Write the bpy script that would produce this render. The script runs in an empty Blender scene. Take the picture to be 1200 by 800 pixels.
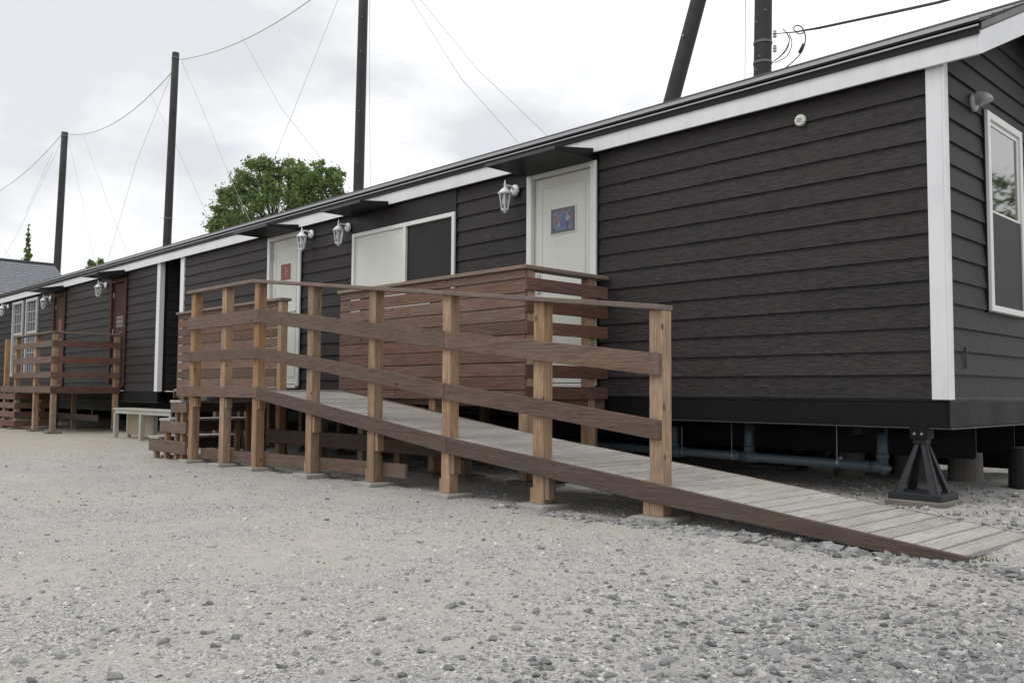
import bpy, bmesh, math, random
import numpy as np
from mathutils import Vector, Matrix, noise

random.seed(7); rng = np.random.default_rng(11)
scene = bpy.context.scene
COL = scene.collection
R = math.radians

# ------------------------------------------------------------------ camera
F_PX, YAW, PITCH, ROLL = 1018.46, R(46.113), R(3.323), R(0.373)
CAM = Vector((2.21, -6.321, 0.0))
fw = Vector((-math.sin(YAW)*math.cos(PITCH), math.cos(YAW)*math.cos(PITCH), math.sin(PITCH)))
r0 = Vector((math.cos(YAW), math.sin(YAW), 0)); u0 = r0.cross(fw)
rt = r0*math.cos(ROLL) + u0*math.sin(ROLL); up = -r0*math.sin(ROLL) + u0*math.cos(ROLL)
cd = bpy.data.cameras.new('camera'); cam = bpy.data.objects.new('camera', cd); COL.objects.link(cam)
cam.matrix_world = Matrix(((rt.x, up.x, -fw.x, CAM.x), (rt.y, up.y, -fw.y, CAM.y), (rt.z, up.z, -fw.z, CAM.z), (0, 0, 0, 1)))
cd.sensor_width = 36; cd.lens = 36*F_PX/1200; cd.clip_end = 3000; cd.clip_start = 0.05
scene.camera = cam
def at(px, py, d):
    return CAM + (fw + rt*((px-600)/F_PX) - up*((py-400)/F_PX))*d

# ------------------------------------------------------------------ sky, sun, exposure
SUN_EL, SUN_AZ = R(58), R(205)          # azimuth measured from +Y clockwise
W = bpy.data.worlds.new('World'); scene.world = W; W.use_nodes = True
nt = W.node_tree; nt.nodes.clear()
def N(t, typ, **kw):
    n = t.nodes.new(typ)
    for k, v in kw.items():
        if k.startswith('i_'): n.inputs[k[2:].replace('_', ' ')].default_value = v
        else: setattr(n, k, v)
    return n
sky = N(nt, 'ShaderNodeTexSky', sky_type='NISHITA', sun_disc=False, sun_elevation=SUN_EL, sun_rotation=SUN_AZ)
tc = N(nt, 'ShaderNodeTexCoord'); mp = N(nt, 'ShaderNodeMapping'); mp.inputs['Scale'].default_value = (1, 1, 2.4)
mp.inputs['Location'].default_value = (0.35, 0.1, 0.2)
n1 = N(nt, 'ShaderNodeTexNoise', i_Scale=2.3, i_Detail=7.0, i_Roughness=0.52, i_Distortion=0.25)
cr = N(nt, 'ShaderNodeValToRGB')
cr.color_ramp.elements[0].position = 0.36; cr.color_ramp.elements[0].color = (8.35, 8.5, 8.85, 1)
cr.color_ramp.elements[1].position = 0.66; cr.color_ramp.elements[1].color = (13.2, 13.2, 13.2, 1)
# the cloud deck is thinner (brighter) towards +X, thicker towards -X
sx = N(nt, 'ShaderNodeSeparateXYZ'); ma = N(nt, 'ShaderNodeMath', operation='MULTIPLY_ADD'); ma.inputs[1].default_value = 0.30; ma.inputs[2].default_value = -0.05
ad = N(nt, 'ShaderNodeMath', operation='ADD')
mx = N(nt, 'ShaderNodeMix', data_type='RGBA'); mx.inputs[0].default_value = 0.94
bg = N(nt, 'ShaderNodeBackground'); bg.inputs['Strength'].default_value = 0.1
wo = N(nt, 'ShaderNodeOutputWorld')
L = nt.links.new
L(tc.outputs['Generated'], mp.inputs['Vector']); L(mp.outputs[0], n1.inputs['Vector'])
L(tc.outputs['Generated'], sx.inputs[0]); L(sx.outputs['X'], ma.inputs[0]); ms_ = N(nt, 'ShaderNodeMath', operation='MULTIPLY'); ms_.inputs[1].default_value = 1.6; L(n1.outputs['Fac'], ms_.inputs[0]); L(ms_.outputs[0], ad.inputs[0]); L(ma.outputs[0], ad.inputs[1])
L(ad.outputs[0], cr.inputs[0]); L(sky.outputs[0], mx.inputs[6]); L(cr.outputs[0], mx.inputs[7]); L(mx.outputs[2], bg.inputs[0]); L(bg.outputs[0], wo.inputs[0])
sl = bpy.data.lights.new('sun', 'SUN'); sl.energy = 0.9; sl.angle = R(25); sl.color = (1, .97, .92)
so = bpy.data.objects.new('sun', sl); COL.objects.link(so)
sd = Vector((math.sin(SUN_AZ)*math.cos(SUN_EL), math.cos(SUN_AZ)*math.cos(SUN_EL), math.sin(SUN_EL)))
so.rotation_euler = (-sd).to_track_quat('-Z', 'Y').to_euler(); so.location = (0, -20, 30)
scene.view_settings.view_transform = 'Standard'; scene.view_settings.look = 'None'
scene.view_settings.exposure = 0.0; scene.view_settings.gamma = 1; scene.view_settings.use_curve_mapping = False

# ------------------------------------------------------------------ materials
def mat_new(name):
    m = bpy.data.materials.new(name); m.use_nodes = True
    t = m.node_tree; b = t.nodes['Principled BSDF']; return m, t, b
def mathn(t, op, a, b=None, c=None):
    n = t.nodes.new('ShaderNodeMath'); n.operation = op
    for i, v in enumerate((a, b, c)):
        if v is None: continue
        if isinstance(v, (int, float)): n.inputs[i].default_value = v
        else: t.links.new(v, n.inputs[i])
    return n.outputs[0]
def mixc(t, fac, a, b, mode='MIX'):
    n = t.nodes.new('ShaderNodeMix'); n.data_type = 'RGBA'; n.blend_type = mode
    for i, v in ((0, fac), (6, a), (7, b)):
        if isinstance(v, (int, float)): n.inputs[i].default_value = v
        elif isinstance(v, tuple): n.inputs[i].default_value = v if len(v) == 4 else v+(1,)
        else: t.links.new(v, n.inputs[i])
    return n.outputs[2]
def vec(t, scale, rnd=True):
    """world position scaled, shifted by a random amount for each object"""
    g = t.nodes.new('ShaderNodeNewGeometry'); m = t.nodes.new('ShaderNodeMapping'); m.inputs['Scale'].default_value = scale
    if rnd:
        o = t.nodes.new('ShaderNodeObjectInfo'); s = mathn(t, 'MULTIPLY', o.outputs['Random'], 37.0)
        a = t.nodes.new('ShaderNodeVectorMath'); a.operation = 'ADD'
        c = t.nodes.new('ShaderNodeCombineXYZ')
        for i in range(3): t.links.new(s, c.inputs[i])
        t.links.new(g.outputs['Position'], a.inputs[0]); t.links.new(c.outputs[0], a.inputs[1]); t.links.new(a.outputs[0], m.inputs['Vector'])
    else: t.links.new(g.outputs['Position'], m.inputs['Vector'])
    return m.outputs[0]
def noise_n(t, v, scale, detail=5, rough=.55, dist=0):
    n = t.nodes.new('ShaderNodeTexNoise'); n.inputs['Scale'].default_value = scale; n.inputs['Detail'].default_value = detail
    n.inputs['Roughness'].default_value = rough; n.inputs['Distortion'].default_value = dist; t.links.new(v, n.inputs['Vector']); return n.outputs['Fac']
def ramp(t, f, stops):
    n = t.nodes.new('ShaderNodeValToRGB'); e = n.color_ramp.elements
    while len(e) < len(stops): e.new(.5)
    for i, (p, c) in enumerate(stops): e[i].position = p; e[i].color = (c if len(c) == 4 else c+(1,)) if isinstance(c, tuple) else (c, c, c, 1)
    t.links.new(f, n.inputs[0]); return n.outputs[0]
def bump(t, b, h, strength=.3, dist=.003):
    n = t.nodes.new('ShaderNodeBump'); n.inputs['Strength'].default_value = strength; n.inputs['Distance'].default_value = dist
    t.links.new(h, n.inputs['Height']); t.links.new(n.outputs[0], b.inputs['Normal'])

def wood(name, light, dark, axis, stain=(.1, .09, .085), stain_amt=.5, rough=.75, vary=.35, fine=1.0):
    m, t, b = mat_new(name)
    k = {'x': (.045, 1, 1), 'y': (1, .045, 1), 'z': (1, 1, .045)}[axis]
    v = vec(t, k)
    g1 = noise_n(t, v, 95*fine, 5, .62, .25); g2 = noise_n(t, v, 300*fine, 3, .6)
    v2 = vec(t, {'x': (.25, 1, 1), 'y': (1, .25, 1), 'z': (1, 1, .25)}[axis]); g3 = noise_n(t, v2, 7, 6, .65, .4)
    v3 = vec(t, (1, 1, 1)); g4 = noise_n(t, v3, 2.2, 4, .6)
    c = ramp(t, g1, [(.25, dark), (.62, light)])
    c = mixc(t, ramp(t, g2, [(.45, 0.0), (.68, .6)]), c, tuple(x*.7 for x in dark))
    c = mixc(t, mathn(t, 'MULTIPLY', ramp(t, g3, [(.45, 0.0), (.75, 1.0)]), stain_amt), c, stain)
    # knots
    vo = t.nodes.new('ShaderNodeTexVoronoi'); vo.inputs['Scale'].default_value = 5.5
    t.links.new(vec(t, {'x': (.7, 1.3, 1.3), 'y': (1.3, .7, 1.3), 'z': (1.3, 1.3, .7)}[axis]), vo.inputs['Vector'])
    kn = ramp(t, vo.outputs['Distance'], [(.05, .85), (.11, 0.0)])
    c = mixc(t, kn, c, tuple(x*.35 for x in dark))
    oi = t.nodes.new('ShaderNodeObjectInfo')
    val = mathn(t, 'MULTIPLY_ADD', oi.outputs['Random'], vary, 1-vary/2)
    val = mathn(t, 'MULTIPLY', val, mathn(t, 'MULTIPLY_ADD', g4, .5, .75))
    hs = t.nodes.new('ShaderNodeHueSaturation'); t.links.new(val, hs.inputs['Value']); t.links.new(c, hs.inputs['Color'])
    fr_ = mathn(t, 'FRACT', mathn(t, 'MULTIPLY', oi.outputs['Random'], 7.31))
    t.links.new(mathn(t, 'ADD', mathn(t, 'MULTIPLY_ADD', noise_n(t, v3, 1.1, 2), .6, .56), mathn(t, 'MULTIPLY', fr_, vary*.5)), hs.inputs['Saturation'])
    t.links.new(hs.outputs[0], b.inputs['Base Color']); b.inputs['Roughness'].default_value = rough
    b.inputs['Specular IOR Level'].default_value = .25
    bump(t, b, mathn(t, 'ADD', g1, mathn(t, 'MULTIPLY', g2, .6)), .55, .003)
    return m
def paint(name, col, rough=.45, metal=0, dirt=.25, scale=3, bmp=.08, streak=True, spec=.5):
    m, t, b = mat_new(name); b.inputs['Specular IOR Level'].default_value = spec
    v = vec(t, (1, 1, 1)); g = noise_n(t, v, scale, 7, .62); f = noise_n(t, v, scale*25, 3)
    s = noise_n(t, vec(t, (9, 9, .6)), 2.2, 5, .6)
    c = mixc(t, mathn(t, 'MULTIPLY', ramp(t, g, [(.42, 0.0), (.72, 1.0)]), dirt), col, tuple(x*.55 for x in col))
    if streak: c = mixc(t, mathn(t, 'MULTIPLY', ramp(t, s, [(.5, 0.0), (.75, 1.0)]), dirt*.8), c, tuple(x*.6*y for x, y in zip(col, (1, .96, .9))))
    t.links.new(c, b.inputs['Base Color']); b.inputs['Metallic'].default_value = metal
    t.links.new(mathn(t, 'MULTIPLY_ADD', g, .3, rough-.15), b.inputs['Roughness'])
    bump(t, b, f, bmp, .002); return m
def siding_mat(name, axis):
    m, t, b = mat_new(name)
    k = {'x': (.11, 1, 1), 'y': (1, .11, 1)}[axis]
    v = vec(t, k); g = noise_n(t, v, 150, 4, .62, .2); g2 = noise_n(t, v, 75, 4, .6, .4); w = noise_n(t, vec(t, (1, 1, 1)), 1.7, 6, .65)
    c = ramp(t, mathn(t, 'ADD', mathn(t, 'MULTIPLY', g, .5), mathn(t, 'MULTIPLY', g2, .5)), [(.37, (.0095, .0087, .0090)), (.63, (.047, .041, .0415))])
    c = mixc(t, mathn(t, 'MULTIPLY', ramp(t, w, [(.4, 0.0), (.72, 1.0)]), .35), c, (.030, .0255, .0225))
    # dusty lower courses
    ge = t.nodes.new('ShaderNodeNewGeometry'); sp = t.nodes.new('ShaderNodeSeparateXYZ'); t.links.new(ge.outputs['Position'], sp.inputs[0])
    oi = t.nodes.new('ShaderNodeObjectInfo')
    hs = t.nodes.new('ShaderNodeHueSaturation'); t.links.new(c, hs.inputs['Color']); t.links.new(mathn(t, 'MULTIPLY_ADD', oi.outputs['Random'], .25, .9), hs.inputs['Value'])
    t.links.new(hs.outputs[0], b.inputs['Base Color'])
    t.links.new(mathn(t, 'MULTIPLY_ADD', g2, .3, .45), b.inputs['Roughness']); b.inputs['Specular IOR Level'].default_value = .22
    bump(t, b, mathn(t, 'ADD', g, g2), .7, .004); return m
def plain(name, col, rough=.5, metal=0, emis=None):
    m, t, b = mat_new(name); b.inputs['Base Color'].default_value = col+(1,); b.inputs['Roughness'].default_value = rough; b.inputs['Metallic'].default_value = metal
    f = noise_n(t, vec(t, (1, 1, 1)), 14, 5); t.links.new(mixc(t, mathn(t, 'MULTIPLY', f, .35), col, tuple(x*.6 for x in col)), b.inputs['Base Color'])
    return m
M = {}
POST_L, POST_D = (.42, .278, .172), (.165, .098, .056)
RAIL_L, RAIL_D = (.165, .108, .080), (.066, .041, .031)
SCR_L, SCR_D = (.185, .113, .087), (.078, .045, .035)
M['post'] = wood('post_wood', POST_L, POST_D, 'z', (.12, .07, .045), .65)
M['rail_x'] = wood('rail_wood', RAIL_L, RAIL_D, 'x', (.15, .12, .10), .5, vary=.3)
M['rail_y'] = wood('rail_wood_across', RAIL_L, RAIL_D, 'y', (.07, .035, .028), .5, vary=.25)
M['cap_x'] = wood('cap_wood', (.23, .175, .14), (.13, .095, .078), 'x', (.18, .16, .15), .5)
M['screen_x'] = wood('screen_wood', SCR_L, SCR_D, 'x', (.13, .095, .078), .5, vary=.6)
M['screen_y'] = wood('screen_wood_across', (.16, .09, .068), (.06, .03, .024), 'y', (.05, .03, .025), .5, vary=.5)
M['deck_y'] = wood('deck_wood', (.43, .41, .388), (.235, .217, .20), 'y', (.25, .225, .20), .5, vary=.26, rough=.85)
M['fascia_wood'] = wood('stringer_wood', (.122, .080, .062), (.060, .039, .031), 'x', (.08, .07, .064), .6, vary=.15)
M['door_wood'] = wood('red_door_wood', (.095, .041, .027), (.042, .018, .012), 'z', (.05, .02, .014), .4, rough=.7)
M['siding_x'] = siding_mat('siding_front', 'x'); M['siding_y'] = siding_mat('siding_end', 'y')
M['white'] = paint('white_trim_paint', (.68, .69, .71), .5, dirt=.22)
M['door_white'] = paint('off_white_door_paint', (.62, .63, .575), .42, dirt=.14, scale=1.3)
M['frame_white'] = paint('white_frame_paint', (.66, .67, .65), .42, dirt=.14)
M['lamp_white'] = paint('white_lamp_metal', (.72, .74, .75), .35, dirt=.1)
M['black_metal'] = paint('black_metal_sheet', (.0055, .0065, .0075), .5, dirt=.2, spec=.25)
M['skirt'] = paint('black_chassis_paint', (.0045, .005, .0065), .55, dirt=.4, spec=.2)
M['flange'] = paint('grey_flange', (.035, .035, .037), .45, dirt=.3)
M['dark_panel'] = paint('dark_brown_panel', (.0125, .0105, .0115), .5, dirt=.3, spec=.3)
M['roof'] = paint('dark_roof_metal', (.014, .0135, .013), .55, dirt=.5, scale=2, spec=.15)
M['roof_edge'] = paint('roof_edge_metal', (.36, .36, .37), .35, metal=.4, dirt=.2)
M['steel_blue'] = paint('grey_blue_jack_paint', (.011, .0135, .018), .65, dirt=.4)
M['bolt_grey'] = paint('dull_bolt', (.14, .14, .15), .6, dirt=.3)
M['lamp_pale'] = paint('pale_grey_metal', (.33, .34, .34), .45, dirt=.2)
M['pvc'] = paint('grey_pipe_plastic', (.060, .085, .105), .5, dirt=.3)
M['zinc'] = paint('zinc_metal', (.35, .35, .36), .35, metal=.8, dirt=.2)
M['concrete'] = paint('concrete', (.30, .29, .27), .85, dirt=.5, scale=9, bmp=.5)
M['conc_dark'] = paint('old_and_shaded_concrete', (.15, .14, .125), .85, dirt=.6, scale=6, bmp=.5)
M['pole'] = paint('dark_pole_concrete', (.036, .034, .036), .8, dirt=.5, scale=4, bmp=.3)
M['rope'] = plain('grey_rope', (.42, .42, .44), .8); M['cable'] = plain('black_cable', (.02, .02, .02), .6)
M['bench'] = paint('bench_paint', (.36, .355, .32), .6, dirt=.4)
M['bench_panel'] = paint('bench_panel', (.30, .245, .185), .7, dirt=.4)
M['rubber'] = plain('tyre_rubber', (.015, .015, .016), .75)
M['mullion'] = M['frame_white']
def glass_mat():
    m, t, b = mat_new('window_glass'); b.inputs['Base Color'].default_value = (.045, .05, .055, 1); b.inputs['Roughness'].default_value = .03
    b.inputs['IOR'].default_value = 3.0; b.inputs['Transmission Weight'].default_value = .8
    return m
M['glass'] = glass_mat()
def clear_glass():
    m, t, b = mat_new('lantern_glass'); b.inputs['Base Color'].default_value = (.9, .93, .93, 1); b.inputs['Roughness'].default_value = .08; b.inputs['Transmission Weight'].default_value = .9; b.inputs['IOR'].default_value = 1.1
    return m
M['lantern_glass'] = clear_glass()
def screen_mesh():
    m, t, b = mat_new('insect_screen'); b.inputs['Base Color'].default_value = (.02, .022, .024, 1); b.inputs['Roughness'].default_value = .6; b.inputs['Alpha'].default_value = .8; return m
M['insect'] = screen_mesh()
M['far_glass'] = plain('blue_grey_pane', (.028, .034, .045), .25)
M['far_frame'] = paint('weathered_white_frame', (.46, .47, .48), .5, dirt=.3)
M['curtain'] = plain('pale_curtain', (.62, .64, .64), .9)
M['interior'] = plain('dark_interior', (.02, .02, .02), .9)
def net_mat():
    m, t, b = mat_new('thin_net'); b.inputs['Base Color'].default_value = (.10, .13, .12, 1); b.inputs['Alpha'].default_value = .055; b.inputs['Roughness'].default_value = 1; return m
M['net'] = net_mat()
def shingle():
    m, t, b = mat_new('grey_shingle'); v = vec(t, (1, 1, 1)); g = noise_n(t, v, 9, 6, .7)
    c = ramp(t, g, [(.3, (.13, .14, .155)), (.7, (.235, .245, .265))]); t.links.new(c, b.inputs['Base Color']); b.inputs['Roughness'].default_value = .85; return m
M['shingle'] = shingle()
def leafm(name, a, c2):
    m, t, b = mat_new(name); oi = noise_n(t, vec(t, (1, 1, 1), False), 1.6, 4, .6); f = noise_n(t, vec(t, (1, 1, 1), False), 9, 2)
    c = mixc(t, ramp(t, mathn(t, 'ADD', mathn(t, 'MULTIPLY', oi, .6), mathn(t, 'MULTIPLY', f, .4)), [(.36, 0.0), (.62, 1.0)]), a, c2)
    t.links.new(c, b.inputs['Base Color']); b.inputs['Roughness'].default_value = .5
    tr = t.nodes.new('ShaderNodeBsdfTranslucent'); t.links.new(c, tr.inputs['Color']); ms = t.nodes.new('ShaderNodeMixShader'); ms.inputs[0].default_value = .35
    t.links.new(b.outputs[0], ms.inputs[1]); t.links.new(tr.outputs[0], ms.inputs[2]); t.links.new(ms.outputs[0], t.nodes['Material Output'].inputs['Surface']); return m
M['leaf'] = leafm('tree_leaf', (.045, .09, .022), (.25, .33, .08)); M['grass'] = leafm('weed_leaf', (.05, .075, .02), (.14, .15, .05))
M['under'] = wood('post_wood_painted_shade', (.20, .135, .09), (.10, .065, .042), 'z', (.08, .05, .03), .55)  # darker copy of the post wood: under-deck shade painted into its colour
M['bark'] = wood('bark', (.12, .10, .08), (.06, .05, .04), 'z')
def stained():
    m, t, b = mat_new('picture_print'); v = vec(t, (1, 1, 1), False)
    vo = t.nodes.new('ShaderNodeTexVoronoi'); vo.inputs['Scale'].default_value = 26; t.links.new(v, vo.inputs['Vector'])
    sp = t.nodes.new('ShaderNodeSeparateColor'); t.links.new(vo.outputs['Color'], sp.inputs[0])
    c = ramp(t, sp.outputs[0], [(0, (.03, .03, .05)), (.25, (.05, .09, .20)), (.45, (.09, .17, .28)), (.6, (.24, .10, .10)), (.75, (.10, .07, .20)), (.9, (.26, .25, .26))])
    t.links.new(c, b.inputs['Base Color']); b.inputs['Roughness'].default_value = .2; return m
M['picture'] = stained(); M['pic_border'] = plain('picture_border', (.10, .105, .095), .4)
M['red_sign'] = plain('red_sign_print', (.25, .038, .032), .45); M['sign_pale'] = plain('sign_pale_print', (.36, .16, .14), .5)
M['far_notice'] = plain('faded_notice_print', (.20, .055, .045), .5)
M['paper'] = plain('paper_print', (.34, .30, .29), .7); M['ink'] = plain('ink_print', (.09, .07, .07), .7)

def ground_mat():
    m, t, b = mat_new('gravel_ground'); v = vec(t, (1, 1, 1), False)
    def vor(s, feat='F1'):
        n = t.nodes.new('ShaderNodeTexVoronoi'); n.feature = feat; n.inputs['Scale'].default_value = s; t.links.new(v, n.inputs['Vector']); return n
    a = vor(150); a2 = vor(60); a3 = vor(24)
    n_big = noise_n(t, v, .55, 5, .6, .5); n_mid = noise_n(t, v, 3.1, 7, .68); n_f = noise_n(t, v, 75, 4, .75)
    sp = t.nodes.new('ShaderNodeSeparateColor'); t.links.new(a.outputs['Color'], sp.inputs[0])
    sp2 = t.nodes.new('ShaderNodeSeparateColor'); t.links.new(a2.outputs['Color'], sp2.inputs[0])
    grey = ramp(t, sp.outputs[0], [(0, (.10, .10, .103)), (.35, (.32, .314, .304)), (.85, (.50, .488, .47)), (1, (.74, .72, .69))])
    grey2 = ramp(t, sp2.outputs[1], [(0, (.15, .152, .158)), (.45, (.36, .352, .34)), (1, (.54, .528, .508))])
    grit = mixc(t, ramp(t, n_f, [(.45, 0.0), (.6, .7)]), grey, grey2)
    # compacted pale fines between the grit, in uneven patches of many sizes
    n_pat = noise_n(t, v, 7.5, 8, .72, .6); n_pat2 = noise_n(t, v, 1.3, 6, .62, .4)
    fines = mixc(t, noise_n(t, v, 120, 3, .7), (.34, .322, .297), (.53, .507, .472))
    pm = mathn(t, 'ADD', mathn(t, 'MULTIPLY', n_pat, .55), mathn(t, 'MULTIPLY', n_pat2, .45))
    c = mixc(t, ramp(t, pm, [(.45, 0.0), (.58, .9)]), grit, fines)
    sand = mixc(t, n_f, (.40, .36, .315), (.55, .505, .45))
    c = mixc(t, mathn(t, 'MULTIPLY', ramp(t, n_big, [(.47, 0.0), (.62, .6)]), ramp(t, n_pat, [(.4, .2), (.6, 1.0)])), c, sand)
    c = mixc(t, ramp(t, noise_n(t, v, 60, 5, .8, .3), [(.585, 0.0), (.65, .8)]), c, (.15, .15, .155))
    c = mixc(t, ramp(t, noise_n(t, v, 24, 6, .8, .5), [(.58, 0.0), (.70, .55)]), c, (.17, .17, .175))
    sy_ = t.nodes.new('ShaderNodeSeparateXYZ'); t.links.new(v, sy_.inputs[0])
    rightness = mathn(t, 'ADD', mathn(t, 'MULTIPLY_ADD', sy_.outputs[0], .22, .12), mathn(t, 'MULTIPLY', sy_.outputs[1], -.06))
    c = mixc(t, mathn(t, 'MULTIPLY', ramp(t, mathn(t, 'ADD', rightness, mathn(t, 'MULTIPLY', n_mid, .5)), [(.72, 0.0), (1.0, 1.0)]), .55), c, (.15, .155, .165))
    # yellowish sandy strip far left
    sx_ = t.nodes.new('ShaderNodeSeparateXYZ'); t.links.new(v, sx_.inputs[0])
    far = mathn(t, 'MULTIPLY', ramp(t, mathn(t, 'MULTIPLY', sx_.outputs[0], -.04), [(.35, 0.0), (.6, 1.0)]), n_mid)
    c = mixc(t, far, c, (.40, .345, .235))
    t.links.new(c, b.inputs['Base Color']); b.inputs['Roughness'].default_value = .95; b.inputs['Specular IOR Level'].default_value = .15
    h = mathn(t, 'ADD', mathn(t, 'MULTIPLY', a.outputs['Distance'], -.35), mathn(t, 'MULTIPLY', a2.outputs['Distance'], -.9))
    h = mathn(t, 'ADD', h, mathn(t, 'MULTIPLY', n_f, .8)); bump(t, b, h, .8, .011); return m
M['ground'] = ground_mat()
def stone_mat(name, lo, hi):
    m, t, b = mat_new(name); a = t.nodes.new('ShaderNodeAttribute'); a.attribute_name = 'tint'
    g = noise_n(t, vec(t, (1, 1, 1)), 90, 4, .7)
    f = mathn(t, 'ADD', mathn(t, 'MULTIPLY', a.outputs['Fac'], .8), mathn(t, 'MULTIPLY', g, .25))
    c = ramp(t, f, [(0, lo), (.55, tuple((x+y)/2 for x, y in zip(lo, hi))), (.9, hi), (1, (.5, .46, .40))])
    t.links.new(c, b.inputs['Base Color']); b.inputs['Roughness'].default_value = .85; b.inputs['Specular IOR Level'].default_value = .25; bump(t, b, g, .3, .002); return m
M['stone'] = stone_mat('gravel_stone', (.085, .088, .094), (.56, .548, .53))

# ------------------------------------------------------------------ mesh helpers
class MB:
    def __init__(s): s.v = []; s.f = []
    def add(s, vs, fs):
        o = len(s.v); s.v += [tuple(p) for p in vs]; s.f += [tuple(i+o for i in f) for f in fs]; return s
    def box(s, x0, x1, y0, y1, z0, z1):
        return s.add([(x0, y0, z0), (x1, y0, z0), (x1, y1, z0), (x0, y1, z0), (x0, y0, z1), (x1, y0, z1), (x1, y1, z1), (x0, y1, z1)],
                     [(0, 3, 2, 1), (4, 5, 6, 7), (0, 1, 5, 4), (1, 2, 6, 5), (2, 3, 7, 6), (3, 0, 4, 7)])
    def prism(s, poly, axis, a0, a1):
        """poly in the two remaining axes in order (x,y,z without axis)"""
        n = len(poly)
        def P(p, a): return {'x': (a, p[0], p[1]), 'y': (p[0], a, p[1]), 'z': (p[0], p[1], a)}[axis]
        s.add([P(p, a0) for p in poly]+[P(p, a1) for p in poly], [tuple(range(n))[::-1], tuple(range(n, 2*n))]+[(i, (i+1) % n, (i+1) % n+n, i+n) for i in range(n)])
        return s
    def tube(s, pts, r, seg=8, caps=True):
        pts = [Vector(p) for p in pts]; rr = r if isinstance(r, (list, tuple)) else [r]*len(pts); o = len(s.v); prev = None
        for i, p in enumerate(pts):
            d = (pts[min(i+1, len(pts)-1)]-pts[max(i-1, 0)]).normalized()
            if prev is None: a = d.orthogonal().normalized()
            else:
                a = prev - d*prev.dot(d); a = a.normalized() if a.length > 1e-6 else d.orthogonal().normalized()
            prev = a; b = d.cross(a)
            for k in range(seg):
                th = 2*math.pi*k/seg; s.v.append(tuple(p+(a*math.cos(th)+b*math.sin(th))*rr[i]))
        for i in range(len(pts)-1):
            for k in range(seg):
                k2 = (k+1) % seg; s.f.append((o+i*seg+k, o+i*seg+k2, o+(i+1)*seg+k2, o+(i+1)*seg+k))
        if caps: s.f.append(tuple(range(o, o+seg))[::-1]); s.f.append(tuple(range(o+(len(pts)-1)*seg, o+len(pts)*seg)))
        return s
    def lathe(s, c, prof, seg=12, ax='z'):
        """prof: (radius, height) along axis"""
        o = len(s.v); c = Vector(c)
        for r_, h in prof:
            for k in range(seg):
                th = 2*math.pi*k/seg; q = (r_*math.cos(th), r_*math.sin(th))
                p = {'z': (q[0], q[1], h), 'y': (q[0], h, q[1]), 'x': (h, q[0], q[1])}[ax]; s.v.append(tuple(c+Vector(p)))
        for i in range(len(prof)-1):
            for k in range(seg):
                k2 = (k+1) % seg; s.f.append((o+i*seg+k, o+i*seg+k2, o+(i+1)*seg+k2, o+(i+1)*seg+k))
        s.f.append(tuple(range(o, o+seg))[::-1]); s.f.append(tuple(range(o+(len(prof)-1)*seg, o+len(prof)*seg))); return s

WL = {}          # world location of every object made
def wloc(o): return WL.get(o.name, Vector((0, 0, 0))) if o else Vector((0, 0, 0))
def place(o, loc, parent):
    o.parent = parent; o.location = Vector(loc)-wloc(parent); COL.objects.link(o); WL[o.name] = Vector(loc)
def mesh_from(mb, name, mat, bevel=0, smooth=False):
    me = bpy.data.meshes.new(name); me.from_pydata(mb.v, [], mb.f); me.update()
    bm = bmesh.new(); bm.from_mesh(me); bmesh.ops.recalc_face_normals(bm, faces=bm.faces)
    if bevel: bmesh.ops.bevel(bm, geom=list(bm.edges), offset=bevel, segments=1, affect='EDGES', clamp_overlap=True)
    bm.to_mesh(me); bm.free()
    if mat: me.materials.append(mat)
    if smooth: me.polygons.foreach_set('use_smooth', [True]*len(me.polygons))
    return me
def part(name, mb, mat, parent=None, bevel=0, smooth=False, label=None):
    lo = [min(v[i] for v in mb.v) for i in range(3)]; hi = [max(v[i] for v in mb.v) for i in range(3)]
    c = [(a+b)/2 for a, b in zip(lo, hi)]
    if parent is None: c[2] = lo[2]
    m2 = MB(); m2.v = [tuple(v[i]-c[i] for i in range(3)) for v in mb.v]; m2.f = mb.f
    o = bpy.data.objects.new(name, mesh_from(m2, name, mat, bevel, smooth)); place(o, c, parent)
    if label: o['label'] = label
    return o
CACHE = {}
def bx(name, x0, x1, y0, y1, z0, z1, mat, parent, bevel=.003, label=None):
    d = tuple(round(v, 3) for v in (x1-x0, y1-y0, z1-z0)); k = (name, d, mat.name, bevel)
    if k not in CACHE:
        m = MB().box(-d[0]/2, d[0]/2, -d[1]/2, d[1]/2, -d[2]/2, d[2]/2); CACHE[k] = mesh_from(m, name, mat, bevel)
    o = bpy.data.objects.new(name, CACHE[k]); place(o, ((x0+x1)/2, (y0+y1)/2, (z0+z1)/2), parent)
    if label: o['label'] = label
    return o
def thing(name, loc, label, cat, group=None):
    o = bpy.data.objects.new(name, None); o.empty_display_size = .1; place(o, loc, None); return tag(o, label, cat, group)
def tag(o, label, cat, group=None, kind=None):
    o['label'] = label; o['category'] = cat
    if group: o['group'] = group
    if kind: o['kind'] = kind
    return o
def pl(pts, x):      # piecewise linear
    for (a, za), (b, zb) in zip(pts, pts[1:]):
        if x <= b or (b, zb) == pts[-1]: return za+(zb-za)*(x-a)/(b-a)
def gz(x, y):
    base = pl([(-400, -.95), (-30, -.86), (-15, -.825), (-7.5, -.815), (-2, -.785), (.8, -.752), (6, -.76), (400, -.9)], x)
    return base

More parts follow.
